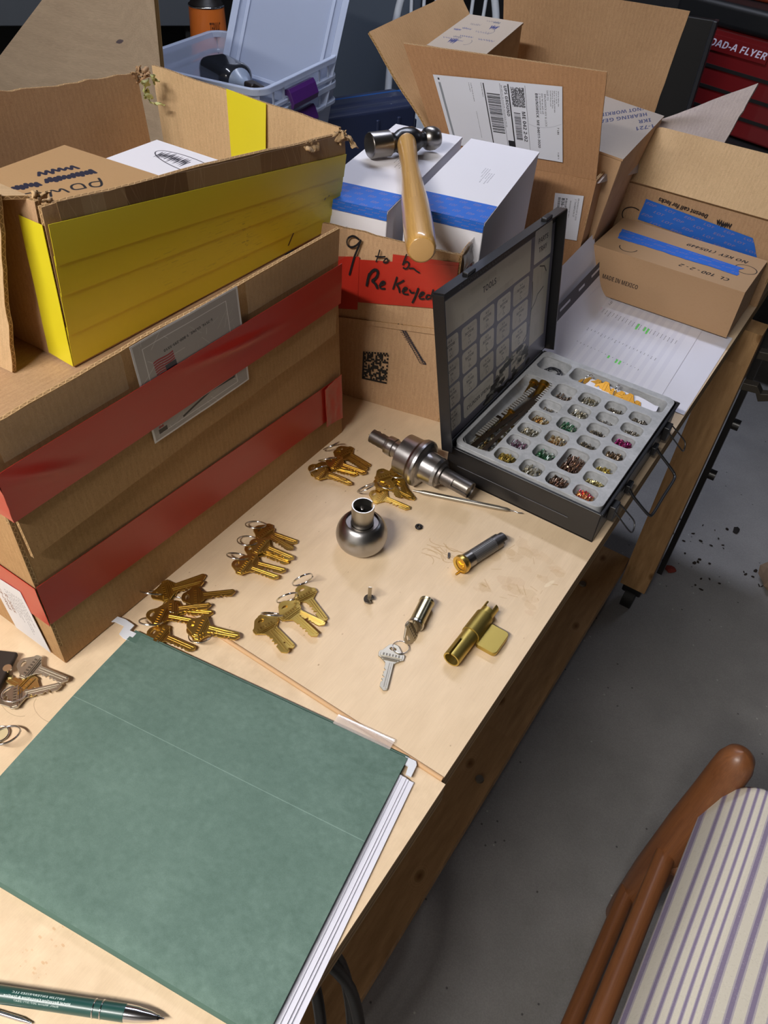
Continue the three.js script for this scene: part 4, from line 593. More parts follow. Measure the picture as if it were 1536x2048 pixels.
  const strip = (label, a, b, w3, m, nm = 'pin_tweezer') => { const A = tz(a), B = tz(b), L = A.distanceTo(B), o = thing(nm, label, 'tool', [A.x, A.y, A.z]); const g = box(w3, 0.0012, L, 0, 0, L / 2, 0); const mm = part(o, 'strip', g, m); o.lookAt(B); return o; };
  strip('dark rusty tweezer arm lying in the long tool cup', [-0.188, 0.0375, -0.37], [-0.163, 0.045, -0.53], 0.0065, dk, 'tweezers');
  strip('second dark tweezer arm against the edge of the tool cup', [-0.172, 0.039, -0.368], [-0.161, 0.047, -0.522], 0.005, dk, 'tweezers');
  for (const [lab, a, b] of [['slotted steel gauge strip across the tool cup', [-0.186, 0.04, -0.455], [-0.176, 0.047, -0.53]], ['slotted steel gauge strip by the pin cups', [-0.161, 0.043, -0.475], [-0.159, 0.049, -0.549]], ['slotted steel gauge strip low in the tool cup', [-0.193, 0.036, -0.4], [-0.189, 0.038, -0.452]]]) {
    const A = tz(a), B = tz(b), L = A.distanceTo(B), o = thing('key_gauge', lab, 'tool', [A.x, A.y, A.z]); const teeth = []; for (let s = 0.003; s < L - 0.004; s += 0.0046) teeth.push(box(0.0075, 0.0016, 0.0021, 0, 0.0006, s)); part(o, 'gauge_teeth', join(teeth), std(0xd5d4d0, 0.3, { metalness: 0.7 })); part(o, 'gauge_bar', box(0.006, 0.0012, L, 0, -0.0004, L / 2), dk); o.lookAt(B);
  }
  const plug = (lab, a, b, r) => { const A = tz(a), B = tz(b), L = A.distanceTo(B), o = thing('brass_plug', lab, 'lock part', [A.x, A.y, A.z]); const q = new THREE.Quaternion().setFromUnitVectors(new THREE.Vector3(0, 1, 0), B.clone().sub(A).normalize()); o.quaternion.copy(q); part(o, 'plug_body', hardLathe([[0, 0], [r, 0], [r, L * 0.8], [r * 1.3, L * 0.82], [r * 1.3, L], [r * 0.6, L], [r * 0.5, L * 0.9], [0, L * 0.9]], 20), br); };
  plug('stubby brass plug at the far end of the tool cup', [-0.168, 0.036, -0.512], [-0.169, 0.05, -0.54], 0.0055); plug('dull brass plug behind the slotted gauge strip', [-0.183, 0.036, -0.52], [-0.184, 0.044, -0.542], 0.0048); plug('small shiny brass plug in the middle of the tool cup', [-0.181, 0.035, -0.45], [-0.179, 0.041, -0.466], 0.0042);
  const heap = new THREE.InstancedMesh(pinG, mat, 120); for (let i = 0; i < 120; i++) { Q.setFromEuler(new THREE.Euler(rr(1.1, 1.9), rr(0, 6.28), 0)); M4.compose(new THREE.Vector3(rr(-0.016, 0.016), rr(0.001, 0.006), rr(-0.04, 0.045)), Q, new THREE.Vector3(1.1, rr(0.8, 1.8), 1.1)); heap.setMatrixAt(i, M4); heap.setColorAt(i, cc.set(['#a89a70', '#6f6450', '#c8c2b0', '#8a6a3a'][i % 4])); }
  heap.name = numbered('lock_pin_heap'); heap.position.set(-0.1785, T + TY - 0.02, -0.41); heap.userData = { label: 'loose pins and springs under the tools in the long cup', category: 'lock pins', kind: 'stuff' }; scene.add(heap);
  // wire rings in their cup, brass keys in theirs
  for (let i = 0; i < 5; i++) { const o = single('wire_ring', 'dark spring wire ring coiled in its tray cup', 'ring', new THREE.TorusGeometry(0.011 - i * 0.0006, 0.0006, 6, 30), std(0x55565c, 0.35, { metalness: 1 }), [-0.1765 + rr(-0.005, 0.005), T + 0.0355 + i * 0.0014, -0.588 + rr(-0.002, 0.002)], 'wire rings in the tray'); o.rotation.set(Math.PI / 2 + rr(-0.12, 0.12), rr(-0.15, 0.15), 0); }
}
// ---------- papers beside the kit ----------
function paperPatch(name, label, f, nx, ny, mats, th = 0.0004, group) {   // f(u, v) -> point in bench axes
  const a = f(0.5, 0.5), g = new THREE.BufferGeometry(), pos = [], uv = [], idx = [], N = (nx + 1) * (ny + 1);
  for (const s of [0, th]) for (let j = 0; j <= ny; j++) for (let i = 0; i <= nx; i++) { const p = f(i / nx, j / ny); pos.push(p[0], p[1] + T + th - s, p[2]); uv.push(i / nx, j / ny); }
  for (let j = 0; j < ny; j++) for (let i = 0; i < nx; i++) { const k = j * (nx + 1) + i, l = k + nx + 1; idx.push(k, k + 1, l, k + 1, l + 1, l); }
  const c0 = idx.length; for (let j = 0; j < ny; j++) for (let i = 0; i < nx; i++) { const k = N + j * (nx + 1) + i, l = k + nx + 1; idx.push(k, l, k + 1, k + 1, l, l + 1); }
  g.setAttribute('position', new THREE.Float32BufferAttribute(pos, 3)); g.setAttribute('uv', new THREE.Float32BufferAttribute(uv, 2)); g.setIndex(idx); g.addGroup(0, c0, 0); g.addGroup(c0, idx.length - c0, 1); g.computeVertexNormals();
  g.translate(-a[0], -a[1] - T, -a[2]); const o = single(name, label, 'paper', g, mats, [a[0], a[1] + T, a[2]], group); return o;
}
const paperW = std(0xe2e2ee, 0.75);
{
  const prT = canvas(1024, 1024, (g, w, h) => {
    g.fillStyle = '#e4e4ef'; g.fillRect(0, 0, w, h); g.fillStyle = '#55555f'; g.fillRect(0, 0, 52, h); g.fillStyle = '#d8d8e4'; for (const [y, l] of [[60, 130], [300, 90], [520, 150], [760, 90]]) g.fillRect(20, y, 9, l);
    g.fillStyle = 'rgba(198,198,212,0.22)'; for (let i = 0; i < 26; i += 2) g.fillRect(90 + i * 34, 0, 34, h);
    const row = (y, l, n, k) => { for (let i = 0; i < n; i++) { g.fillStyle = '#3b3b44'; g.save(); g.translate(120 + i * 31, y + i * 3); fuzz(g, 0, 0, l, k); g.restore(); } };
    row(170, 46, 26, 8); row(430, 18, 24, 8); row(600, 8, 22, 7);
    g.fillStyle = 'rgba(80,225,70,0.75)'; for (const [x, y, l] of [[560, 210, 74], [622, 222, 50], [650, 226, 66], [520, 640, 30], [590, 648, 40], [618, 650, 40]]) g.fillRect(x, y, 15, l);
    g.fillStyle = 'rgba(240,140,190,0.6)'; g.fillRect(210, 176, 15, 50); g.fillRect(216, 606, 15, 30);
    scribble(g, 160, 290, 22, 60, 9, '#26262e', 3); g.fillStyle = '#26262e'; g.font = 'italic 26px sans-serif'; g.save(); g.translate(262, 120); g.rotate(Math.PI / 2 - 3.0); g.fillText('2.47', 0, 0); g.restore();
  });
  const pm = new THREE.MeshStandardMaterial({ map: prT, roughness: 0.75 });
  paperPatch('loose_sheet', 'blank white sheet poking out under the printed list', (u, v) => [-0.2 + u * 0.199 - v * 0.003, 0.0006, -0.665 - v * 0.255], 6, 6, [paperW, paperW]);
  paperPatch('printed_list', 'printed stock list with green highlighter marks curling up at its dark edge', (u, v) => { const q = Math.max(0, 0.24 - u) / 0.24; return [-0.04 - 0.205 * (1 - u) + 0.012 * q * q - v * 0.012 , 0.0014 + 0.058 * q * q, -0.632 - v * 0.29 - u * 0.0]; }, 40, 10, [pm, paperW]);
  paperPatch('curled_sheet', 'blank white sheet curling up against the shipping box', (u, v) => { const q = 1 - u; return [-0.19 - 0.05 * q - 0.012 * q * q - v * 0.015, 0.0006 + 0.1 * q ** 2.2, -0.64 - v * 0.27]; }, 24, 8, [paperW, paperW]);
}
// ---------- green folder ----------
{
  const gT = pixelTex(1024, 1024, (x, y) => { const k = (tileN(x, y, 1024, 1024, 7) - 0.47) * 26 + (tileN(y, x, 1024, 1024, 60) - 0.47) * 30 + (hsh(x, y) - 0.5) * 12; const cr = Math.abs(y - (1023 - 0.36 * 1024)) < 1.6 ? 26 : 0; return [clampc(98 + k + cr), clampc(123 + k + cr), clampc(113 + k + cr)]; });
  const gm = new THREE.MeshStandardMaterial({ map: gT, roughness: 0.85 }), gP = std(0x526d62, 0.85);
  const TL = [-0.33, 0.048], TR = [-0.035, 0.003], BR = [-0.001, 0.236], BL = [-0.295, 0.282];
  const P = (u, v, y) => W(TL[0] * (1 - u) * v + TR[0] * u * v + BR[0] * u * (1 - v) + BL[0] * (1 - u) * (1 - v), y, TL[1] * (1 - u) * v + TR[1] * u * v + BR[1] * u * (1 - v) + BL[1] * (1 - u) * (1 - v));
  const t = thing('hanging_folder', 'green hanging file folder with white hooks lying closed on the bench', 'folder', [-0.165, T - 0.0015, 0.14]);
  const hgt = (u, v) => 0.0105 - 0.0055 * Math.max(0, (v - 0.55) / 0.45) ** 1.5 - 0.004 * Math.max(0, (0.06 - v) / 0.06) ** 2 - 0.002 * Math.max(0, (0.1 - u) / 0.1);
  const cov = (y0, nm, f, m) => { const g = sheet(P(0, 0, y0), P(1, 0, y0), P(1, 1, y0), P(0, 1, y0), { th: 0.0006, nx: 40, ny: 40, uvm: false, bend: f, wave: 0.0004, seed: 3 }); return partW(t, nm, g, m); };
  cov(0, 'back_cover', () => 0, [gP, gP, gP]); cov(0, 'front_cover', hgt, [gm, gP, gP]);
  partW(t, 'bottom_fold', sheet(P(0, -0.0, -0.0005), P(1, 0, -0.0005), P(1, 0, 0.0064), P(0, 0, 0.0064), { th: 0.0006, nx: 20, ny: 4, bend: (u, v) => 0.0025 * Math.sin(v * Math.PI) }), gP);
  partW(t, 'cover_flap', sheet(P(0, 0.955, 0.0044), P(1, 0.955, 0.0044), P(1, 1.012, 0.0032), P(0, 1.012, 0.0032), { th: 0.0005, nx: 8, ny: 2 }), gP);
  const wh = std(0xdfe2ea, 0.5), hookS = new THREE.Shape([[0, 0.004], [0.008, 0.004], [0.008, 0.011], [0.02, 0.013], [0.03, 0.012], [0.036, 0.006], [0.033, 0.003], [0.028, 0.006], [0.016, 0.006], [0.014, -0.004], [0.008, -0.006], [0, -0.006]].map((p) => new THREE.Vector2(...p)));
  const hook = (mir, x, z, a) => { const g = extr(hookS, 0.001, 0.0002); g.rotateX(-Math.PI / 2); if (mir) g.scale(-1, 1, 1); if (mir) g.index ? 0 : (() => { const p = g.attributes.position, n = g.attributes.normal; for (let i = 0; i < p.count; i += 3) for (const at of [p, n]) { const a1 = [at.getX(i + 1), at.getY(i + 1), at.getZ(i + 1)]; at.setXYZ(i + 1, at.getX(i + 2), at.getY(i + 2), at.getZ(i + 2)); at.setXYZ(i + 2, ...a1); } })(); g.rotateY(a); g.translate(x, T + 0.0028, z); partW(t, 'hook', g, wh); };
  hook(true, -0.326, 0.052, 0.15); { const g = extr(new THREE.Shape([[0, 0.004], [0.01, 0.004], [0.012, 0.001], [0.012, -0.011], [0.007, -0.011], [0.006, -0.003], [0, -0.003]].map((p) => new THREE.Vector2(...p))), 0.0016, 0.0002); g.rotateX(-Math.PI / 2); g.rotateY(0.15); g.translate(-0.037, T + 0.002, 0.006); partW(t, 'hook', g, wh); }
  const clear = phys(0xeadfd8, 0.15, { transparent: true, opacity: 0.3, clearcoat: 0.6 });
  partW(t, 'index_tab', sheet(W(-0.109, 0.003, 0.018), W(-0.052, 0.003, 0.0095), W(-0.054, 0.0042, -0.006), W(-0.111, 0.0042, 0.003), { th: 0.0006, nx: 8, ny: 4, bend: (u, v) => 0.0012 * Math.sin(v * Math.PI) }), clear, 'clear plastic tab');
  const s = thing('paper_stack', 'stack of white papers sticking out of the green folder', 'paper', [-0.16, T, 0.14]);
  for (const [k, y, u1, v0] of [[0, 0.0008, 1.05, 0.0], [1, 0.0026, 1.034, 0.01], [2, 0.0044, 1.026, 0.02], [3, 0.0056, 1.012, 0.03]]) { const lim = (v) => 0.97; partW(s, 'sheet_bundle', sheet(P(0.03, v0, y), P(u1, v0 + 0.004, y), P(u1 - 0.004, 0.93, y * 0.6 + 0.0004), P(0.03, 0.93, y * 0.6 + 0.0004), { th: [0.0006, 0.0014, 0.0014, 0.001][k], nx: 12, ny: 12, wave: 0.0002, seed: k }), [paperW, paperW, paperW]); }
}
{ // ball pen
  const R = 0.0058, a = W(-0.19, R - 0.0016, 0.3295), b = W(-0.0675, R - 0.0016, 0.2655), L = a.distanceTo(b), t = thing('ballpoint_pen', 'dark green ballpoint pen with white printing and a chrome tip', 'pen', [a.x, a.y, a.z]);
  t.quaternion.setFromUnitVectors(new THREE.Vector3(0, 1, 0), b.clone().sub(a).normalize());
  const gn = phys(0x164a44, 0.4, { clearcoat: 0.5, clearcoatRoughness: 0.25 }), ch = std(0xcfcfd4, 0.16, { metalness: 1 });
  part(t, 'barrel', lathe([[0, 0], [R * 0.85, 0.001], [R, 0.004], [R, L * 0.8], [R * 0.95, L * 0.805]], 32), gn);
  for (const s of [0.645, 0.685]) part(t, 'ring_band', new THREE.TorusGeometry(R, 0.0005, 8, 36).rotateX(Math.PI / 2).translate(0, L * s, 0), ch);
  part(t, 'tip', lathe([[R * 0.97, L * 0.8], [R * 0.9, L * 0.86], [R * 0.62, L * 0.93], [R * 0.36, L * 0.965], [R * 0.36, L * 0.975], [0.0009, L * 0.98], [0.0006, L]], 32), ch);
  const tx = canvas(512, 160, (g) => { g.clearRect(0, 0, 512, 160); g.fillStyle = '#c9dcd8'; g.textAlign = 'center'; g.font = 'bold 32px sans-serif'; g.fillText('ENTLIN ENTERPRISES LLC', 256, 44); g.fillText('Metal Recycling Consulting & Trading', 256, 86, 490); g.font = '28px sans-serif'; g.fillText('Bath, Maine 207-371-2847', 256, 126); });
  const u = localDir(t, 0.25, 0.9, 0.1), th = Math.atan2(u.x, u.z), cg = new THREE.CylinderGeometry(R + 0.00012, R + 0.00012, L * 0.36, 18, 1, true, th - 0.8, 1.6), uv = cg.attributes.uv;
  for (let i = 0; i < uv.count; i++) uv.setXY(i, 1 - uv.getY(i), 1 - uv.getX(i)); cg.translate(0, L * 0.36, 0); part(t, 'printing', cg, decal(tx, 0.5));
}
{ const t = thing('wire_pick', 'thin bright wire tool beside the green pen', 'tool', [-0.164, T - 0.0016, 0.327]); partW(t, 'shaft', rod(W(-0.19, 0.0004, 0.337), W(-0.1475, 0.0004, 0.3208), 0.0016, 10), std(0xc9c9d0, 0.2, { metalness: 1 })); partW(t, 'point', rod(W(-0.1475, 0.0004, 0.3208), W(-0.1405, 0.0004, 0.3185), 0.0015, 10, 0.0006), std(0xc9c9d0, 0.2, { metalness: 1 })); }
// ---------- keys and lock parts on the bench ----------
const KEYS = {
  a: [[-0.3406, -0.3069, -0.2866, -0.3007], [-0.3384, -0.2986, -0.2845, -0.2905], [-0.3362, -0.2756, -0.2814, -0.2851], [-0.3349, -0.2657, -0.2891, -0.2787], [-0.3380, -0.2550, -0.2912, -0.2586], [-0.3322, -0.2501, -0.2837, -0.2586]],
  b: [[-0.2612, -0.2635, -0.2052, -0.2671], [-0.2716, -0.2828, -0.2118, -0.2804], [-0.2712, -0.3008, -0.2241, -0.2743], [-0.2625, -0.3110, -0.2102, -0.2827], [-0.2508, -0.3106, -0.2212, -0.2831]],
  c: [[-0.3282, -0.1343, -0.2766, -0.1440], [-0.3258, -0.1332, -0.2729, -0.1306], [-0.3196, -0.1124, -0.2634, -0.1209], [-0.3142, -0.1070, -0.2653, -0.1150], [-0.3123, -0.0860, -0.2587, -0.1018], [-0.3060, -0.0790, -0.2591, -0.0901]],
  d: [[-0.2358, -0.0962, -0.1856, -0.0756], [-0.2318, -0.0656, -0.1818, -0.0690], [-0.2297, -0.0630, -0.1796, -0.0536], [-0.2411, -0.0417, -0.1909, -0.0295], [-0.2394, -0.0366, -0.1906, -0.0202]],
  e: [[-0.3505, 0.0029, -0.3240, -0.0485], [-0.3477, 0.0041, -0.3173, -0.0389], [-0.3222, -0.0086, -0.2826, -0.0488], [-0.3322, 0.0130, -0.2829, -0.0155], [-0.3285, 0.0159, -0.2901, -0.0206], [-0.3243, 0.0207, -0.2848, 0.0025], [-0.3175, 0.0367, -0.2667, 0.0284], [-0.2916, 0.0145, -0.2399, -0.0073], [-0.2927, 0.0099, -0.2419, -0.0084]],
  f: [[-0.3921, 0.1370, -0.3356, 0.1239], [-0.3738, 0.1768, -0.3361, 0.1297]],
  g: [[-0.1146, -0.0976, -0.0925, -0.0425]],
};
const RINGS = {
  a: [[-0.3365, -0.2607], [-0.3392, -0.2828], [-0.3512, -0.3073]],
  b: [[-0.2701, -0.2688], [-0.2528, -0.2901], [-0.2523, -0.3139]],
  c: [[-0.3347, -0.1402], [-0.3253, -0.1157], [-0.3189, -0.0911]],
  d: [[-0.2405, -0.1074], [-0.2378, -0.0783], [-0.2363, -0.0523]],
  e: [[-0.3555, 0.0006], [-0.3284, 0.0271], [-0.2768, 0.0106], [-0.3246, -0.0022]],
  f: [[-0.3671, 0.1597], [-0.3386, 0.1912]],
  g: [[-0.1067, -0.0965]],
};
const brass = std(0xd8b864, 0.36, { metalness: 1 }), brassDark = std(0xb08e45, 0.4, { metalness: 1 }), nickel = std(0xb9b1a0, 0.42, { metalness: 1 }), nickelDark = std(0x7d766a, 0.45, { metalness: 1 }), chrome = std(0xcfcfd2, 0.16, { metalness: 1 });
// a cut house key along +x, bow at the origin end; total length 55 mm
function keyGeos(variant) {
  const b = new THREE.Shape(), pts = [[0.0225, 0.0046], [0.0205, 0.0066], [0.0175, 0.0105], [0.0165, 0.0125], [0.0125, 0.0128], [0.0105, 0.0122], [0.0095, 0.0102], [0.0075, 0.0088], [0.0045, 0.0068], [0.0015, 0.0048], [0, 0.0018]];
  b.moveTo(0.0225, -0.0046); b.lineTo(0.0225, 0.0046); for (const [x, y] of pts.slice(1)) b.lineTo(x, y); for (const [x, y] of [...pts].reverse()) b.lineTo(x, -y);
  const h = new THREE.Path(); h.absellipse(0.0055, 0, 0.0023, 0.0037, 0, Math.PI * 2, true); b.holes.push(h);
  const k = new THREE.Shape(); k.moveTo(0.0215, -0.0042); k.lineTo(0.0225, -0.0042);
  const cuts = [[2, 5, 3, 6, 1], [4, 2, 6, 3, 2], [1, 4, 2, 5, 3], [5, 3, 1, 4, 6]][variant % 4];
  let x = 0.0262; for (const c of cuts) { const y = -0.0042 + c * 0.00055; k.lineTo(x - 0.0008, -0.0042 + 0.0003); k.lineTo(x + 0.0006, y); k.lineTo(x + 0.0018, y); k.lineTo(x + 0.0032, -0.0042 + 0.0004); x += 0.0041; }
  k.lineTo(0.0505, -0.0036); k.lineTo(0.0545, 0.0006); k.lineTo(0.0535, 0.0034); k.lineTo(0.0522, 0.0042); k.lineTo(0.0215, 0.0042); k.lineTo(0.0215, -0.0042);
  const bow = extr(b, 0.0011, 0.0003, 8).translate(0, 0, 0.0002), blade = extr(k, 0.0011, 0.00018, 3).translate(0, 0, 0.0003), ridge = box(0.0305, 0.0023, 0.0026, 0.0372, 0.003, 0.00085, 0.0004), rid2 = box(0.028, 0.0009, 0.0023, 0.0365, 0.0001, 0.00085, 0.0003);
  const plate = box(0.0046, 0.0225, 0.003, 0.0138, 0, 0.00075, 0.0004), let1 = []; for (let i = 0; i < 6; i++) let1.push(box(0.0026, 0.0016, 0.0036, 0.0138, -0.0078 + i * 0.0031, 0.00075));
  const bars = join(box(0.0009, 0.019, 0.003, 0.0177, 0, 0.00075), box(0.0008, 0.014, 0.003, 0.0195, 0, 0.00075));
  return [bow, blade, join(ridge, rid2), plate, join(let1, bars)].map((g) => g.rotateX(-Math.PI / 2));
}
const KG = [0, 1, 2, 3].map(keyGeos);
function makeKey(name, label, group, m, m2, v, bx, bz, tx, tz, y, tilt, roll) {
  const t = thing(name, label, 'key', [tx, T + y, tz], 0, group), a = Math.atan2(-(tz - bz), tx - bx), L = 0.055;
  t.position.set(tx - Math.cos(a) * L, T + y, tz + Math.sin(a) * L); t.rotation.set(roll ? Math.PI : 0, 0, 0); t.rotation.order = 'YXZ'; t.rotation.set(roll, a, tilt);
  const g = KG[v % 4]; part(t, 'bow', g[0], m); part(t, 'blade', g[1], m); part(t, 'blade_ridge', g[2], m); const p = part(t, 'bow_plate', g[3], m); part(p, 'embossing', g[4], m2); return t;
}
const ringG = (() => { const p = []; for (let i = 0; i <= 64; i++) { const a = (i / 64) * Math.PI * 4; p.push(new THREE.Vector3(Math.cos(a) * 0.0115, Math.sin(a) * 0.0115, (i / 64) * 0.0013 - 0.00065)); } return new THREE.TubeGeometry(new THREE.CatmullRomCurve3(p), 90, 0.00062, 6); })();
function makeRing(label, x, z, tilt, turn, group, s = 1) {
  const y = 0.0015 + 0.0115 * s * Math.abs(Math.sin(tilt)), k = (0.636 - y) / 0.636, X = 0.1056 + (x - 0.1056) * k, Zp = 0.3126 + (z - 0.3126) * k;
  const m = single('key_ring', label, 'key ring', ringG, chrome, [X, T + y, Zp], group); m.rotation.order = 'YXZ'; m.rotation.set(Math.PI / 2 - tilt, turn, 0); m.scale.setScalar(s); return m;
}
const BUNCH = {
  a: ['of the far bunch by the big box corner', [['by the box wall', 2], ['in the middle', 2], ['nearest the round knob', 2]], [[0.9, 1.1], [0.75, 0.9], [0.8, 1.3]]],
  b: ['of the bunch between knob and lockset', [['nearest the round knob', 2], ['in the middle', 1], ['touching the lockset', 2]], [[0.7, 1.4], [0.25, 0.2], [0.3, 0.6]]],
  c: ['of the bunch along the big box', [['farthest from the folder', 2], ['in the middle', 2], ['nearest the folder', 2]], [[0.45, 0.5], [0.35, 0.4], [0.6, 0.3]]],
  d: ['of the bunch between folder and knob', [['farthest from the folder', 1], ['in the middle', 2], ['nearest the folder', 2]], [[1.25, 1.1], [1.2, 1.0], [0.8, 0.5]]],
  e: ['of the bunch at the folder corner', [['leaning on the big box', 2], ['lying across the others', 1], ['in the middle', 3], ['half under the folder', 1], ['lying on its own ring', 2]], [[0.8, 0.4], [0.6, 0.5], [0.25, 0.8], [0.15, 0.2]]],
};
const RINGW = ['standing highest', 'leaning in the middle', 'at the end', 'lying flat'];
for (const [k, [where, sets, tl]] of Object.entries(BUNCH)) {
  let i = 0; const gr = 'keys ' + where;
  for (const [pl, n] of sets) for (let q = 0; q < n; q++, i++) makeKey('house_key', (n === 1 ? 'brass key ' : ['upper brass key ', 'lower brass key ', 'lowest brass key '][q]) + pl + ' ' + where, gr, k === 'e' && i === 2 ? brassDark : brass, brassDark, i, ...KEYS[k][i], 0.0012 + ((i % 3) * 0.0021), [0.015, 0.03, -0.02][i % 3], [0.05, -0.06, 0.03, 0.0][i % 4]);
  RINGS[k].forEach((q, r) => makeRing('thin split ring ' + RINGW[r] + ' ' + where, ...q, tl[r][0], tl[r][1], 'rings ' + where));
}
makeKey('nickel_key', 'nickel house key with a tapered plain blade at the near corner of the big box', null, nickel, nickelDark, 1, ...KEYS.f[0], 0.0035, 0.0, 0.05);
makeKey('nickel_key', 'nickel key pointing to the green folder from the ring of old keys', null, nickel, nickelDark, 3, ...KEYS.f[1], 0.0012, 0.03, -0.05);
makeKey('brass_key', 'pale brass key bow under the nickel keys near the big box', null, std(0xc7b073, 0.3, { metalness: 1 }), brass, 2, -0.352, 0.148, -0.404, 0.156, 0.001, 0.0, 0.0);
makeRing('steel split ring holding the nickel keys near the folder', ...RINGS.f[0], 0.3, 0.4, null, 0.95); makeRing('large steel split ring at the edge of the old keys', ...RINGS.f[1], 0.4, 1.0, null, 1.1);
{ const t = thing('key_fob', 'dark worn leather key fob lying by the nickel keys', 'key fob', [-0.395, T, 0.16]); const g = box(0.024, 0.006, 0.055, 0, 0.0045, 0, 0.0025); g.rotateY(0.5); part(t, 'leather', g, std(0x2b211b, 0.7)); part(t, 'stud', new THREE.CylinderGeometry(0.004, 0.004, 0.002, 16).translate(0.006, 0.008, -0.012), chrome); part(t, 'lens', new THREE.CylinderGeometry(0.009, 0.009, 0.004, 20).translate(-0.006, 0.009, 0.016), std(0x15120f, 0.25)); }
{ const t = thing('key_fob', 'round tan tag inside the large steel ring near the folder', 'key fob', [-0.343, T - 0.0012, 0.193]); part(t, 'tag_disc', new THREE.CylinderGeometry(0.0075, 0.0075, 0.0016, 24).translate(0, 0.001, 0), std(0xcdbd94, 0.5)); part(t, 'tag_rim', new THREE.TorusGeometry(0.0075, 0.0007, 6, 24).rotateX(Math.PI / 2).translate(0, 0.0018, 0), chrome); }
makeKey('nickel_key', 'single nickel key with lettered bow hanging from the cylinder key ring', null, nickel, nickelDark, 2, ...KEYS.g[0], 0.0012, 0.0, 0.0);
makeRing('small steel ring joining the two nickel keys', ...RINGS.g[0], 0.12, 0.3, null, 0.72);
makeKey('nickel_key', 'nickel key pushed into the small nickel lock cylinder', null, nickel, nickelDark, 0, -0.1045, -0.0995, -0.1125, -0.153, 0.0085, 0.02, 1.1);

function darkSteelIn() { return std(0x8a8580, 0.4, { metalness: 1 }); }
const satin = std(0xa9a7a8, 0.3, { metalness: 1 }), darkSteel = std(0x7d7876, 0.42, { metalness: 1 }), inside = darkSteelIn();
{ // round knob with slotted collar
  const t = thing('door_knob', 'round satin steel door knob standing with its slotted collar upward', 'door knob', [-0.2195, T, -0.187]);
  const pr = [[0, 0], [0.014, 0], [0.021, 0.003], [0.0262, 0.009], [0.0287, 0.017], [0.0285, 0.024], [0.0262, 0.031], [0.0222, 0.0368], [0.0195, 0.039], [0.0182, 0.0396]];
  const sm = new THREE.CatmullRomCurve3(pr.map((p) => new THREE.Vector3(p[0], p[1], 0))).getPoints(60).map((p) => [Math.max(0, p.x), Math.max(0, p.y)]);
  part(t, 'knob_ball', lathe(sm, 64), satin);
  part(t, 'knob_seat', hardLathe([[0.0182, 0.0396], [0.0182, 0.037], [0.0128, 0.0366]], 48), darkSteel);
  const ring = new THREE.Shape(), gc = 0.95; ring.absarc(0, 0, 0.0122, gc + 0.22, gc - 0.22 + Math.PI * 2, false); ring.absarc(0, 0, 0.0109, gc - 0.22 + Math.PI * 2, gc + 0.22, true);
  const up = extr(ring, 0.009, 0.0001, 48).rotateX(-Math.PI / 2); up.translate(0, 0.0535, 0);
  part(t, 'collar', join(hardLathe([[0.0122, 0.0366], [0.0122, 0.0537], [0.0109, 0.0537], [0.0109, 0.037]], 48), up), std(0xb0aca4, 0.36, { metalness: 1 }));
  part(t, 'collar_bore', hardLathe([[0.0108, 0.0536], [0.0105, 0.02], [0, 0.02]], 32), inside);
  part(t, 'rivet', new THREE.SphereGeometry(0.0022, 12, 8).translate(-0.006, 0.047, -0.0075), chrome);
}
{ // lock spindle body lying on its flange
  const t = thing('cylindrical_lockset', 'satin steel cylindrical lock body with slotted spindle tubes at both ends', 'lock part', [-0.226, T, -0.3165]);
  const A = new THREE.Vector3(-0.072, 0.0345, -0.004), B = new THREE.Vector3(0.072, 0.0275, 0.0015);
  const P = (pts, m, nm) => part(t, nm, along(hardLathe(pts.map(([s, r]) => [r, s]), 56), A, B), m);
  P([[0.022, 0.0085], [0.024, 0.0118], [0.028, 0.0122], [0.034, 0.0122], [0.035, 0.0108], [0.04, 0.0108], [0.041, 0.0128], [0.0455, 0.0132]], satin, 'left_boss');
  P([[0.0445, 0.0132], [0.046, 0.022], [0.0475, 0.0252], [0.066, 0.0262], [0.0665, 0.0275], [0.07, 0.0296], [0.0745, 0.0302], [0.0775, 0.0298], [0.079, 0.0285], [0.0805, 0.024], [0.081, 0.0195]], satin, 'drum');
  P([[0.081, 0.0195], [0.098, 0.0188], [0.102, 0.0175], [0.103, 0.0135]], satin, 'right_boss');
  P([[0.103, 0.0138], [0.106, 0.0132], [0.107, 0.0108]], darkSteel, 'retaining_collar');
  const tubeS = (s0, s1, r, slot) => { const sh = new THREE.Shape(), g0 = 0.5; sh.absarc(0, 0, r, g0, Math.PI * 2 - g0, false); sh.absarc(0, 0, r - 0.0012, Math.PI * 2 - g0, g0, true); const e = extr(sh, s1 - s0, 0.0001, 30); e.rotateX(-Math.PI / 2); e.rotateY(slot); e.translate(0, s0, 0); return e; };
  for (const [s0, s1, r, a, nm, end] of [[0, 0.024, 0.0088, 2.2, 'spindle_tube', 0.004], [0.105, 0.145, 0.0102, 4.2, 'spindle_tube', 0.02]]) {
    const full = hardLathe([[r, s0 ? s0 : s0 + 0.012], [r, s0 ? s0 + 0.018 : s1]], 40);
    part(t, nm, along(join(tubeS(s0, s1, r, a), full, hardLathe([[r + 0.0003, s0 + 0.005], [r + 0.0003, s0 + 0.0068]], 40), hardLathe([[r + 0.0003, s0 + 0.0125], [r + 0.0003, s0 + 0.0145]], 40)), A, B), darkSteel);
    part(t, 'tube_bore', along(hardLathe([[0, s0 + 0.001], [r - 0.0018, s0 + 0.001], [r - 0.0018, s1 - 0.002], [0, s1 - 0.002]], 24), A, B), inside);
  }
}
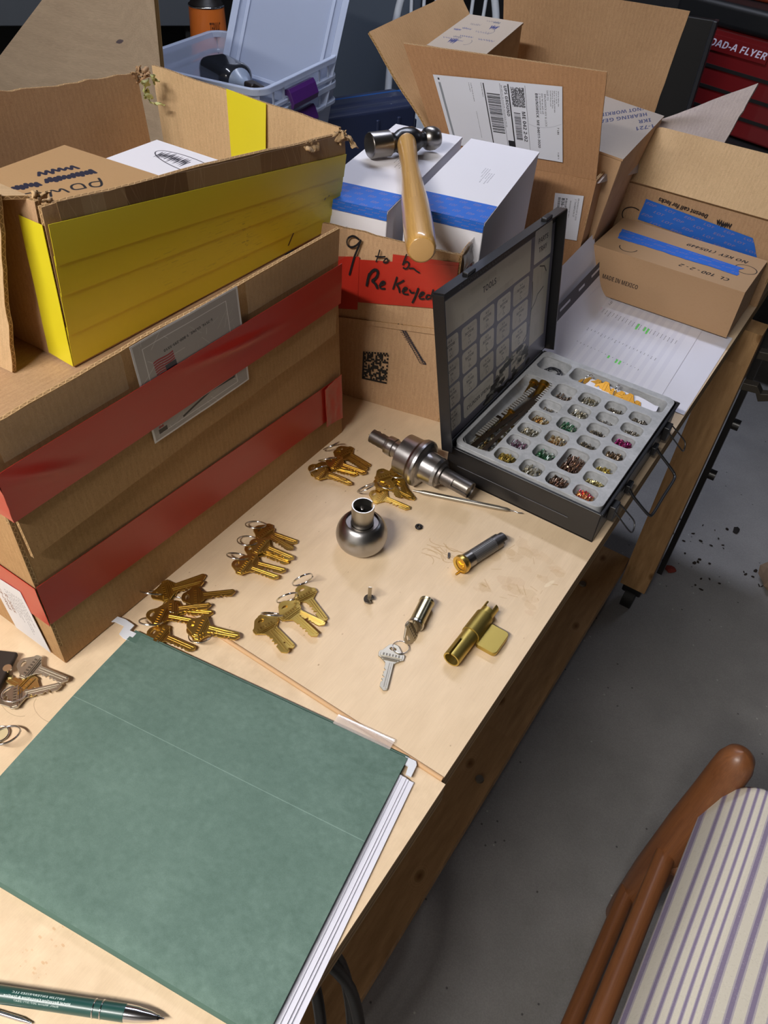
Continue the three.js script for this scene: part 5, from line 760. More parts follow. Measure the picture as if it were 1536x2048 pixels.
{ // knurled scriber
  const a = W(-0.2205, 0.0032, -0.2965), b = W(-0.0945, 0.0032, -0.3438), L = a.distanceTo(b), t = thing('scriber', 'slim knurled steel scriber with a bent point lying before the kit case', 'tool', [a.x, a.y, a.z]);
  t.quaternion.setFromUnitVectors(new THREE.Vector3(0, 1, 0), b.clone().sub(a).normalize());
  part(t, 'shaft', lathe([[0.0008, 0], [0.0014, L * 0.05], [0.0026, L * 0.09], [0.003, L * 0.1], [0.003, L * 0.78], [0.0026, L * 0.82], [0.0026, L * 0.86], [0.0013, L * 0.885]], 10), std(0xb4ada2, 0.38, { metalness: 1 }));
  part(t, 'point', tube([[0, L * 0.88, 0], [0, L * 0.93, 0.0002], [0.0004, L * 0.96, 0.0014], [0, L, 0.0006]], 0.0008, 16, 6), chrome);
}
{ // long knurled cylinder with brass end
  const a = W(-0.1105, 0.0105, -0.2195), b = W(-0.0925, 0.0088, -0.2865), L = a.distanceTo(b), t = thing('lock_cylinder', 'long knurled dark steel lock cylinder with a flared brass keyway end', 'lock part', [a.x, a.y, a.z]);
  t.quaternion.setFromUnitVectors(new THREE.Vector3(0, 1, 0), b.clone().sub(a).normalize());
  part(t, 'brass_head', hardLathe([[0.0072, 0.0012], [0.0105, 0], [0.0108, 0.004], [0.0095, 0.0075], [0.0085, 0.008]], 36), brass);
  part(t, 'keyway_face', join(new THREE.CylinderGeometry(0.0073, 0.0073, 0.001, 28).translate(0, 0.0022, 0), box(0.008, 0.001, 0.002, 0, 0.0012, 0), box(0.0015, 0.001, 0.0045, 0.002, 0.0012, 0.001)), std(0xd8b04e, 0.32, { metalness: 1 }));
  part(t, 'steel_neck', hardLathe([[0.0086, 0.0078], [0.0088, 0.009], [0.0088, 0.018], [0.0082, 0.0185]], 36), std(0xa09b96, 0.3, { metalness: 1 }));
  const kn = [hardLathe([[0.008, 0.018], [0.008, L - 0.016]], 36)]; for (let i = 0; i < 30; i++) { const g = box(0.0009, L - 0.035, 0.0009, 0, (L) / 2 + 0.001, 0.0081); g.rotateY((i / 30) * Math.PI * 2); kn.push(g); } part(t, 'knurled_sleeve', join(kn), std(0xa5a2a0, 0.52, { metalness: 1 }));
  part(t, 'tail_collar', hardLathe([[0.0083, L - 0.0165], [0.0085, L - 0.015], [0.0085, L - 0.007], [0.0066, L - 0.006]], 32), darkSteel);
  const tail = extr((() => { const s = new THREE.Shape(); s.absarc(0, 0, 0.0068, 0.6, 5.6, false); s.absarc(0, 0, 0.0045, 5.6, 0.6, true); return s; })(), 0.007, 0.0002, 20).rotateX(-Math.PI / 2).translate(0, L - 0.0065, 0); part(t, 'slotted_tail', tail, darkSteel);
}
{ // short nickel cylinder holding a key
  const a = W(-0.1065, 0.0088, -0.1215), b = W(-0.1135, 0.0085, -0.157), L = a.distanceTo(b), t = thing('lock_cylinder', 'short nickel plated lock cylinder with a key in it', 'lock part', [a.x, a.y, a.z]);
  t.quaternion.setFromUnitVectors(new THREE.Vector3(0, 1, 0), b.clone().sub(a).normalize());
  part(t, 'face_flange', hardLathe([[0, 0.0004], [0.0082, 0], [0.0086, 0.001], [0.0086, 0.0034], [0.0074, 0.0038]], 40), std(0xc9c4b6, 0.26, { metalness: 1 }));
  part(t, 'barrel', hardLathe([[0.0076, 0.0036], [0.0078, 0.005], [0.0078, L - 0.004], [0.0083, L - 0.0036], [0.0083, L - 0.001], [0.0074, L], [0, L]], 40), std(0xb6ad8c, 0.28, { metalness: 1 }));
}
{ // brass cylinder housing
  const a = W(-0.0555, 0.0098, -0.1075), b = W(-0.0545, 0.0098, -0.1905), L = a.distanceTo(b), t = thing('cylinder_housing', 'brass lock housing tube with a slot and a square side lug', 'lock part', [a.x, a.y, a.z]), bm = std(0xc2aa5c, 0.46, { metalness: 1 });
  t.quaternion.setFromUnitVectors(new THREE.Vector3(0, 1, 0), b.clone().sub(a).normalize());
  const ring2 = (r, ri, g0, len) => { const s = new THREE.Shape(); s.absarc(0, 0, r, g0, Math.PI * 2 - g0, false); s.absarc(0, 0, ri, Math.PI * 2 - g0, g0, true); return extr(s, len, 0.0001, 36).rotateX(-Math.PI / 2); };
  const sl = localDir(t, -0.28, 0.9, 0), turn = Math.atan2(-sl.z, sl.x); part(t, 'tube', join(ring2(0.0087, 0.0072, 0.15, 0.0225).rotateY(turn).translate(0, 0, 0), hardLathe([[0.0087, 0.0224], [0.0087, 0.04]], 40), hardLathe([[0.0072, 0.0224], [0.0072, 0.04]], 40)), bm);
  part(t, 'tube_bore', hardLathe([[0.007, 0.024], [0.0069, 0.04], [0, 0.04]], 24), std(0x9a8442, 0.5, { metalness: 1 }));
  part(t, 'collar', hardLathe([[0.0085, 0.037], [0.0098, 0.0375], [0.0098, L - 0.017], [0.0085, L - 0.0165]], 40), std(0xab9650, 0.5, { metalness: 1 }));
  part(t, 'forked_end', join(ring2(0.0078, 0.0064, 0.7, 0.0165).rotateY(turn + 0.2).translate(0, L - 0.017, 0), hardLathe([[0.0078, L - 0.018], [0.0078, L - 0.009]], 36)), bm);
  const q = t.quaternion.clone().invert(), lug = extr(rrShape(0.0225, 0.031, 0.004), 0.0042, 0.0006, 8).rotateX(-Math.PI / 2); lug.translate(-0.0352 - (-0.0555) , -0.0025 - 0.0038, -0.1555 + 0.1075); lug.applyQuaternion(q); part(t, 'side_lug', lug, bm);
}
{ const t = thing('tailpiece', 'small steel tailpiece standing upright on its round slotted base', 'lock part', [-0.1665, T, -0.1265]); const d = new THREE.Shape(); d.absarc(0, 0, 0.0055, 0.5, Math.PI * 1.85, false); d.lineTo(0.001, 0); const g = extr(d, 0.0016, 0.0002, 20).rotateX(-Math.PI / 2 + 0.2).translate(0, 0.002, 0); part(t, 'round_base', g, std(0x7d756a, 0.35, { metalness: 1 })); part(t, 'blade', box(0.004, 0.0195, 0.0012, 0.0002, 0.0125, 0, 0.0003).rotateY(0.5), std(0xa39b8c, 0.3, { metalness: 1 })); }
{ const m = single('rubber_washer', 'tiny black washer lying beyond the round knob', 'washer', new THREE.TorusGeometry(0.0029, 0.0016, 10, 24), std(0x17110f, 0.45), [-0.182, T + 0.0018, -0.25]); m.rotation.x = Math.PI / 2; }
for (const [lab, x, z, a, m] of [['tiny dark steel pin beside the long lock cylinder', -0.131, -0.2325, 0.5, darkSteel], ['tiny brass pin below the flared brass end', -0.1095, -0.2165, -0.25, brassDark]]) { const g = new THREE.CapsuleGeometry(0.0013, 0.0062, 4, 10).rotateX(Math.PI / 2); const o = single('lock_pin', lab, 'lock pin', g, m, [x, T + 0.0013, z]); o.rotation.y = a; }
// keys in the tray
const trayBrass = std(0xa87f38, 0.5, { metalness: 1 });
for (let i = 0; i < 7; i++) makeKey('tray_key', 'dull brass key strung with others in the long far tray cup', 'brass keys in the tray', trayBrass, trayBrass, i, -0.14 + i * 0.012, -0.594 + i * 0.0015, -0.14 + i * 0.012 + 0.055, -0.592 + i * 0.003, 0.034 + (i % 3) * 0.0025, 0.02, 0.8 + rr(-0.25, 0.25));
for (let i = 0; i < 2; i++) { const m = single('key_ring', 'thin split ring among the brass keys in the tray', 'key ring', ringG, chrome, [-0.128 + i * 0.042, T + 0.045, -0.592], 'split rings in the tray'); m.rotation.set(0.5, 1.1 + i * 0.4, 0.3); m.scale.setScalar(0.75); }
single('paper_scrap', 'torn scrap of white paper under the brass keys in the tray', 'paper', sheet(new THREE.Vector3(-0.055, 0, 0.011), new THREE.Vector3(0.052, 0.004, 0.012), new THREE.Vector3(0.05, 0.006, -0.013), new THREE.Vector3(-0.05, 0.008, -0.012), { th: 0.0003, nx: 20, ny: 6, wave: 0.003, rag: { top: 0.004, left: 0.006 } }), paperW, [-0.078, T + 0.036, -0.59]);
// ---------- chair with the striped cushion ----------
{
  const t = thing('wooden_chair', 'round railed brown wooden chair with a striped cushion standing beside the bench', 'chair', [0.42, 0, -0.1]);
  const wt = pixelTex(256, 512, (x, y) => { const k = (tileN(x, y * 0.3, 256, 512, 18) - 0.47) * 46 + (hsh(x, y >> 4) - 0.5) * 14; return [clampc(126 + k), clampc(78 + k * 0.8), clampc(44 + k * 0.6)]; });
  const wd = new THREE.MeshPhysicalMaterial({ map: wt, roughness: 0.48, clearcoat: 0.35, clearcoatRoughness: 0.3 });
  const post = (x, z) => { const g = lathe([[0, 0], [0.018, 0.003], [0.024, 0.014], [0.0265, 0.06], [0.0295, 0.2], [0.0285, 0.36], [0.0255, 0.46], [0.0245, 0.52], [0.0235, 0.545], [0.019, 0.562], [0.01, 0.572], [0, 0.575]], 32); g.rotateX(-0.02); g.translate(x, 0, z); partW(t, 'post', g, wd); };
  post(0.252, -0.352); post(0.252, 0.205); post(0.72, -0.345); post(0.72, 0.205);
  for (const x of [0.247, 0.72]) { partW(t, 'rung', rod(new THREE.Vector3(x, 0.305, -0.35), new THREE.Vector3(x, 0.305, 0.205), 0.0145, 18), wd); partW(t, 'rung', rod(new THREE.Vector3(x - 0.01, 0.13, -0.345), new THREE.Vector3(x - 0.01, 0.13, 0.205), 0.0135, 18), wd); }
  for (const z of [-0.345, 0.205]) partW(t, 'side_rail', rod(new THREE.Vector3(0.247, 0.28, z), new THREE.Vector3(0.72, 0.28, z), 0.0165, 18), wd);
  for (let i = 0; i < 5; i++) partW(t, 'seat_slat', boxM(0.06, 0.012, 0.52, 0.36 + i * 0.075, 0.303, -0.07), wd);
  const st = canvas(512, 512, (g) => {
    g.fillStyle = '#d9d2c2'; g.fillRect(0, 0, 512, 512); for (let i = 0; i < 16; i++) { const x = i * 32 + 4; g.fillStyle = 'rgba(128,116,146,0.9)'; g.fillRect(x + 2, 0, 8, 512); g.fillStyle = 'rgba(150,138,165,0.55)'; g.fillRect(x - 1, 0, 3, 512); g.fillRect(x + 10, 0, 3, 512); }
    for (let i = 0; i < 9000; i++) { g.fillStyle = i % 2 ? 'rgba(255,255,255,0.16)' : 'rgba(80,70,60,0.1)'; g.fillRect(rr(0, 512), rr(0, 512), 2, 1); }
  });
  st.repeat.set(1, 1); const cm = new THREE.MeshStandardMaterial({ map: st, roughness: 0.95 });
  // cushion: thick pillow with a soft edge; stripes run along z
  const nx = 66, nz = 90, pos = [], uv = [], idx = [], x0 = 0.25, x1 = 0.8, z0 = -0.362, z1 = 0.23;
  const F = (u, v, s) => { const e = Math.min(1, Math.min(u, 1 - u) * 11), f = Math.min(1, Math.min(v, 1 - v) * 30), k = Math.sqrt(1 - (1 - e) ** 2) * Math.sqrt(1 - (1 - f) ** 2), c = 0.438; const sag = 0.012 * Math.sin(v * 9 + u * 4) * k * 0.4; return [x0 + (x1 - x0) * u + (s > 0 ? 0 : 0), s > 0 ? c + 0.115 * k + sag : c - 0.115 * k, z0 + (z1 - z0) * v + 0.006 * Math.sin(u * 30) * (v < 0.02 ? 1 : 0)]; };
  for (const s of [1, -1]) { const b = pos.length / 3; for (let j = 0; j <= nz; j++) for (let i = 0; i <= nx; i++) { const u = (i / nx), v = j / nz, p = F(u, v, s); pos.push(...p); uv.push((p[0] + (s > 0 ? (1 - Math.min(1, u * 11)) * -0.06 : 0.3)) / 0.3, p[2] / 0.3); } for (let j = 0; j < nz; j++) for (let i = 0; i < nx; i++) { const k = b + j * (nx + 1) + i, l = k + nx + 1; s > 0 ? idx.push(k, l, k + 1, k + 1, l, l + 1) : idx.push(k, k + 1, l, k + 1, l + 1, l); } }
  const g = new THREE.BufferGeometry(); g.setAttribute('position', new THREE.Float32BufferAttribute(pos, 3)); g.setAttribute('uv', new THREE.Float32BufferAttribute(uv, 2)); g.setIndex(idx); g.computeVertexNormals();
  const c = single('seat_cushion', 'thick cream cushion with thin purple ticking stripes on the wooden chair', 'cushion', g.translate(-0.53, -0.315, 0.07), cm, [0.53, 0.315, -0.07]);
}
// ---------- floor litter ----------
{
  const leaf = (name, label, cat, x, z, s, col, sd) => { const g = new THREE.IcosahedronGeometry(1, 2), p = g.attributes.position; for (let i = 0; i < p.count; i++) { const v = new THREE.Vector3().fromBufferAttribute(p, i), k = 0.6 + 0.9 * fbm(v.x * 2 + sd, v.z * 2 + v.y + sd, 3); p.setXYZ(i, v.x * k * s[0], (v.y * k + 0.9) * s[1], v.z * k * s[2]); } g.computeVertexNormals(); return single(name, label, cat, g, std(col, 0.85), [x, 0, z]); };
  leaf('red_scrap', 'small red scrap on the floor beyond the bench leg', 'litter', 0.05, -1.22, [0.016, 0.004, 0.012], 0x7a2a1c, 3);
  leaf('scrap_clump', 'crumpled brown and white scrap on the floor beside the bench', 'litter', 0.3, -1.33, [0.05, 0.035, 0.05], 0x8a7460, 5);
  leaf('dark_clod', 'dark dirt clod on the shadowed floor', 'litter', 0.15, -1.47, [0.008, 0.003, 0.014], 0x1c1612, 8);
  const crumbs = new THREE.InstancedMesh(new THREE.IcosahedronGeometry(0.005, 0), std(0x241a12, 0.9), 46), m4 = new THREE.Matrix4();
  for (let i = 0; i < 46; i++) { const a = rr(0, 6.28), q = rr(0, 1) ** 0.7; m4.compose(new THREE.Vector3(Math.cos(a) * q * 0.22, 0.002, Math.sin(a) * q * 0.16), new THREE.Quaternion().setFromEuler(new THREE.Euler(rr(0, 3), rr(0, 3), 0)), new THREE.Vector3(rr(0.3, 1.3), rr(0.2, 0.6), rr(0.3, 1.3))); crumbs.setMatrixAt(i, m4); }
  crumbs.name = 'dirt_crumbs'; crumbs.position.set(0.19, 0, -1.33); crumbs.userData = { label: 'dark dirt crumbs scattered on the concrete floor', category: 'dirt', kind: 'stuff' }; scene.add(crumbs);
}
// ---------- clamps hanging on the far bench leg ----------
{
  const t = thing('bar_clamp', 'black steel bar clamp hanging along the far bench leg with hooked jaws', 'clamp', [0.045, 0.1, -1.09]);
  partW(t, 'bar', boxM(0.012, 0.7, 0.022, 0.038, 0.46, -1.085), blackMetal);
  const jaw = (y, z, s) => { const sh = new THREE.Shape([[0, 0], [0.03, 0.004], [0.044, -0.012], [0.06, -0.006], [0.066, -0.02], [0.046, -0.03], [0.034, -0.012], [0, -0.016]].map((p) => new THREE.Vector2(p[0] * s, p[1] * s))); partW(t, 'jaw', extr(sh, 0.014, 0.001).translate(0.04, y, z), std(0x3c3730, 0.5, { metalness: 0.6 })); };
  jaw(T - 0.03, -0.98, 0.75); jaw(T - 0.065, -0.93, 0.7); partW(t, 'screw_block', box(0.05, 0.05, 0.05, 0.055, T - 0.01, -1.1, 0.004), blackMetal);
  for (const y of [0.55, 0.42]) partW(t, 'knob', new THREE.CylinderGeometry(0.011, 0.011, 0.014, 16).rotateZ(1.57).translate(0.05, y, -1.085), blackMetal);
}
{ const t = thing('power_cord', 'black cord bundle hanging under the near end of the bench', 'cord', [-0.02, 0.3, 0.18]); for (const [dx, dz] of [[0, 0], [0.02, 0.012], [-0.025, 0.02]]) partW(t, 'cord_loop', tube([W(-0.1 + dx, -0.1, 0.14 + dz), W(-0.02 + dx, -0.2, 0.12 + dz), W(0.02 + dx, -0.36, 0.15 + dz), W(0.0 + dx, -0.5, 0.2 + dz), W(-0.1 + dx, -0.6, 0.2 + dz)], 0.006, 40, 8), std(0x0b0b0c, 0.5)); }
// ---------- background ----------
const plyT = pixelTex(512, 512, (x, y) => { const wv = tileN(x, y, 512, 512, 3) * 60, k = Math.sin((y + wv * 2.2 + Math.sin(x * 0.012) * 26) * 0.16) * 2.6 + (hsh(x >> 3, y) - 0.5) * 14 + (tileN(x, y, 512, 512, 10) - 0.47) * 22; const d = Math.hypot(x - 200, y - 300); return [clampc(196 + k - (d < 6 ? 90 : 0)), clampc(174 + k - (d < 6 ? 80 : 0)), clampc(150 + k * 0.9 - (d < 6 ? 50 : 0))]; });
{ const o = sheet(W(-2.2, -0.14, -1.02), W(-1.375, -0.1, -1.02), W(-1.285, 0.34, -0.96), W(-1.46, 0.34, -0.96), { th: 0.012, uvm: false }); const t = thing('plywood_offcut', 'slanted plywood offcut leaning behind the yellow taped box', 'plywood', [-1.7, T - 0.15, -1.02]); partW(t, 'panel', o, [new THREE.MeshStandardMaterial({ map: plyT, roughness: 0.8 }), std(0x9c8668, 0.8), plyEdge]); }
{ // low dark cabinet that carries the plywood and the bins
  const dk = std(0x16171a, 0.7);
  const c = thing('storage_cabinet', 'low dark storage cabinet under the stacked bins and the plywood', 'cabinet', [-1.78, 0, -1.38]); part(c, 'cabinet_body', box(0.86, 0.42, 0.7, 0, 0.21, 0.05, 0.01), dk); part(c, 'cabinet_top', box(0.9, 0.05, 0.74, 0, 0.445, 0.05, 0.004), std(0x2a2724, 0.6)); for (const x of [-0.21, 0.21]) { const d = part(c, 'cabinet_door', box(0.4, 0.38, 0.012, x, 0.21, 0.406, 0.003), dk); part(d, 'handle', box(0.1, 0.012, 0.016, x, 0.36, 0.418, 0.003), blackMetal); }
  const s = thing('shelf_block', 'dark crate holding up the plywood offcut', 'crate', [-1.8, 0.47, -1.03]); part(s, 'crate_body', box(0.8, 0.17, 0.1, 0, 0.085, 0, 0.006), dk); for (const x of [-0.3, 0, 0.3]) part(s, 'batten', box(0.04, 0.17, 0.012, x, 0.085, 0.056), std(0x26221f, 0.8));
  const clear = new THREE.MeshPhysicalMaterial({ color: 0xc8d2e8, roughness: 0.32, transparent: true, opacity: 0.46, clearcoat: 0.3 }), rimM = new THREE.MeshPhysicalMaterial({ color: 0xcdd8ee, roughness: 0.3, transparent: true, opacity: 0.68, clearcoat: 0.4 }), purple = phys(0x4a2068, 0.4, { clearcoat: 0.3 });
  const ang = 0.15;
  const binBox = (label, y, first) => {
    const t = thing('storage_bin', label, 'storage bin', [-1.515, y, -1.43], ang, 'nested clear storage bins'), w = 0.4, d = 0.4, h = first ? 0.3 : 0.3, b = [];
    const tp = 0.04, a = w / 2, q = d / 2, V = (x, yy, z) => new THREE.Vector3(x, yy, z);
    const wall = (p1, p2, p3, p4) => part(t, 'bin_wall', sheet(p1, p2, p3, p4, { th: 0.0025, nx: 1, ny: 1 }), clear);
    wall(V(-a + tp, 0.004, q - tp), V(a - tp, 0.004, q - tp), V(a, h, q), V(-a, h, q)); wall(V(a - tp, 0.004, q - tp), V(a - tp, 0.004, -q + tp), V(a, h, -q), V(a, h, q)); wall(V(a - tp, 0.004, -q + tp), V(-a + tp, 0.004, -q + tp), V(-a, h, -q), V(a, h, -q)); wall(V(-a + tp, 0.004, -q + tp), V(-a + tp, 0.004, q - tp), V(-a, h, q), V(-a, h, -q));
    if (first) part(t, 'bin_floor', box(w - 2 * tp, 0.003, d - 2 * tp, 0, 0.0035, 0), clear);
    const rim = (o, yy, hh) => { const s = rrShape(w + o, d + o, 0.045); s.holes.push(new THREE.Path(rrShape(w + o - 0.018, d + o - 0.018, 0.038).getPoints(8).reverse())); return extr(s, hh, 0.002, 8).rotateX(-Math.PI / 2).translate(0, yy, 0); };
    part(t, 'bin_rim', rim(0.022, h - 0.012, 0.012), rimM); part(t, 'rim_skirt', rim(0.02, h - 0.052, 0.006), rimM);
    for (const s of [-0.14, -0.09, 0.1, 0.15]) { part(t, 'rim_rib', box(0.003, 0.04, 0.006, a + 0.008, h - 0.03, s), rimM); part(t, 'rim_rib', box(0.006, 0.04, 0.003, s, h - 0.03, q + 0.008), rimM); }
    const l = part(t, 'latch', extr(new THREE.Shape([[0, 0.02], [0.01, 0.022], [0.016, 0.014], [0.026, -0.01], [0.023, -0.022], [0.018, -0.022], [0.018, -0.01], [0.008, 0.008], [0, 0.008]].map((p) => new THREE.Vector2(...p))), 0.13, 0.001).translate(0, 0, -0.065), purple, 'purple plastic latch'); l.position.set(a + 0.004, h - 0.045, 0.02);
    return t;
  };
  binBox('lower clear storage bin of the nested stack', 0.471, true); binBox('upper clear storage bin holding a spray bottle and a lid', 0.535, false);
  const lid = thing('bin_lid', 'clear plastic bin lid leaning upright in the upper bin', 'lid', [-1.45, 0.74, -1.5]); const lg = extr(rrShape(0.3, 0.42, 0.03), 0.004, 0.001, 6); const lm = new THREE.MeshPhysicalMaterial({ color: 0xb4bfd6, roughness: 0.35, transparent: true, opacity: 0.66, clearcoat: 0.3 });
  lid.rotation.set(-0.5, 0.75, -0.28, 'YXZ'); part(lid, 'lid_panel', lg.translate(0, 0.2, 0), lm); const rl = rrShape(0.3, 0.42, 0.03); rl.holes.push(new THREE.Path(rrShape(0.268, 0.388, 0.022).getPoints(6).reverse())); part(lid, 'lid_rim', extr(rl, 0.016, 0.001, 6).translate(0, 0.2, 0.001), rimM); part(lid, 'lid_step', extr((() => { const s = rrShape(0.23, 0.35, 0.02); s.holes.push(new THREE.Path(rrShape(0.215, 0.335, 0.016).getPoints(6).reverse())); return s; })(), 0.008, 0.001, 6).translate(0, 0.2, 0.003), rimM);
  const bt = thing('spray_bottle', 'dark tinted spray bottle lying in the upper clear bin', 'bottle', [-1.45, 0.8, -1.36], -0.3); const dkG = phys(0x23262c, 0.2, { clearcoat: 0.6 });
  part(bt, 'bottle_body', box(0.15, 0.085, 0.1, -0.06, 0.0, 0, 0.03), dkG); part(bt, 'bottle_neck', lathe([[0.034, 0], [0.02, 0.014], [0.0135, 0.03], [0.0135, 0.045]], 24).rotateZ(-Math.PI / 2).translate(0.013, 0.005, 0), phys(0x8f9cb0, 0.3)); part(bt, 'spray_head', join(box(0.04, 0.026, 0.03, 0.075, 0.008, 0, 0.006), box(0.035, 0.014, 0.016, 0.108, 0.016, 0, 0.004), box(0.008, 0.034, 0.012, 0.08, -0.016, 0.006, 0.003)), std(0x231c18, 0.5));
}
{ // orange jug
  const t = thing('orange_jug', 'tall orange plastic jug standing behind the clear bins', 'jug', [-2.03, 0.41, -1.86]); const tx = canvas(512, 256, (g) => { g.fillStyle = '#d9722a'; g.fillRect(0, 0, 512, 256); g.fillStyle = '#3c1c10'; g.font = 'bold 40px sans-serif'; g.fillText('TERMAC', 150, 60); });
  const om = new THREE.MeshPhysicalMaterial({ map: tx, roughness: 0.4, clearcoat: 0.3 }), cg = new THREE.CylinderGeometry(0.058, 0.07, 0.3, 36, 1, true); const uv = cg.attributes.uv; for (let i = 0; i < uv.count; i++) uv.setXY(i, uv.getX(i) * 3, uv.getY(i));
  cg.rotateY(2.35); part(t, 'jug_body', cg.translate(0, 0.26, 0), om); part(t, 'jug_base', lathe([[0, 0], [0.085, 0], [0.088, 0.02], [0.085, 0.09], [0.072, 0.115]], 36), std(0xd9722a, 0.45)); part(t, 'jug_cap', lathe([[0.058, 0.41], [0.05, 0.425], [0.03, 0.44], [0.03, 0.47], [0, 0.472]], 30), std(0x17120f, 0.5)); part(t, 'cap_band', new THREE.TorusGeometry(0.056, 0.004, 8, 30).rotateX(Math.PI / 2).translate(0, 0.412, 0), chrome);
  const s = thing('dark_stand', 'dark stool under the orange jug', 'stool', [-1.97, 0, -1.99]); part(s, 'stool_top', box(0.4, 0.03, 0.4, 0, 0.392, 0, 0.01), std(0x1a1a1c, 0.6)); for (const [x, z] of [[1, 1], [1, -1], [-1, 1], [-1, -1]]) part(s, 'leg', rod(new THREE.Vector3(x * 0.16, 0, z * 0.16), new THREE.Vector3(x * 0.14, 0.38, z * 0.14), 0.015), std(0x1a1a1c, 0.6));
}
{ // blue hard case
  const t = thing('hard_case', 'dark blue hard plastic tool case standing between bins and chair', 'case', [-1.4, 0, -1.86], 1.18), nb = phys(0x2a3350, 0.45, { clearcoat: 0.2 });
  part(t, 'case_shell', box(0.36, 0.66, 0.1, 0, 0.335, -0.02, 0.02), nb); part(t, 'case_lid', box(0.35, 0.65, 0.05, 0, 0.335, 0.05, 0.018), nb); part(t, 'blue_seam', box(0.364, 0.664, 0.012, 0, 0.335, -0.03, 0.006), std(0x1c4f8f, 0.5));
  for (const y of [0.56, 0.44]) part(t, 'case_latch', box(0.012, 0.08, 0.05, 0.184, y, 0.03, 0.004), nb); part(t, 'case_handle', box(0.02, 0.14, 0.03, 0.192, 0.28, 0, 0.008), std(0x101319, 0.5)); for (const x of [0.02, 0.1]) part(t, 'case_rib', box(0.012, 0.58, 0.01, x, 0.335, 0.077, 0.004), nb);
}
{ // grey steel locker at the back
  const t = thing('steel_locker', 'blue grey steel locker against the back of the room', 'locker', [-2.02, 0, -2.75], 0.5); const gm = std(0x55606e, 0.5); part(t, 'locker_body', box(0.5, 1.7, 0.4, 0, 0.87, 0, 0.006), gm); part(t, 'locker_door', box(0.44, 1.6, 0.012, 0, 0.87, 0.205, 0.003), gm); part(t, 'plinth', box(0.48, 0.04, 0.38, 0, 0.02, 0), std(0x202226, 0.7)); part(t, 'handle', box(0.02, 0.12, 0.02, 0.17, 0.95, 0.218, 0.004), chrome);
}
{ // white spindle back chair
  const t = thing('spindle_chair', 'white painted spindle back wooden chair behind the shipping box', 'chair', [-1.4, 0, -2.36], 0.5); const wm = phys(0xd6dce2, 0.45, { clearcoat: 0.25 }); const V = (x, y, z) => new THREE.Vector3(x, y, z);
  part(t, 'seat', (() => { const g = new THREE.CylinderGeometry(0.21, 0.2, 0.035, 40); g.scale(1, 1, 0.95); g.translate(0, 0.45, 0.05); return g; })(), wm);
  for (const [x, z] of [[1, 1], [1, -1], [-1, 1], [-1, -1]]) part(t, 'leg', rod(V(x * 0.2, 0, 0.05 + z * 0.19), V(x * 0.13, 0.44, 0.05 + z * 0.12), 0.016, 14, 0.019), wm);
  const hp = []; for (let i = 0; i <= 20; i++) { const a = Math.PI * (i / 20); hp.push(V(-Math.cos(a) * 0.195 * (1 - 0.0), 0.47 + (Math.sin(a) ** 0.62) * 0.55, -0.12 - (Math.sin(a) ** 0.62) * 0.09)); } part(t, 'hoop', tube(hp, 0.0135, 60, 10), wm);
  for (let i = -3; i <= 3; i++) { const x = i * 0.045, yy = 0.47 + (Math.sqrt(1 - (x / 0.2) ** 2) ** 0.62) * 0.53; part(t, 'spindle', rod(V(x * 0.85, 0.46, -0.12), V(x, yy, -0.12 - (yy - 0.47) * 0.165), 0.0065, 10), wm); }
  for (const z of [0.2, -0.1]) part(t, 'stretcher', rod(V(-0.165, 0.2, z), V(0.165, 0.2, z), 0.011), wm);
}
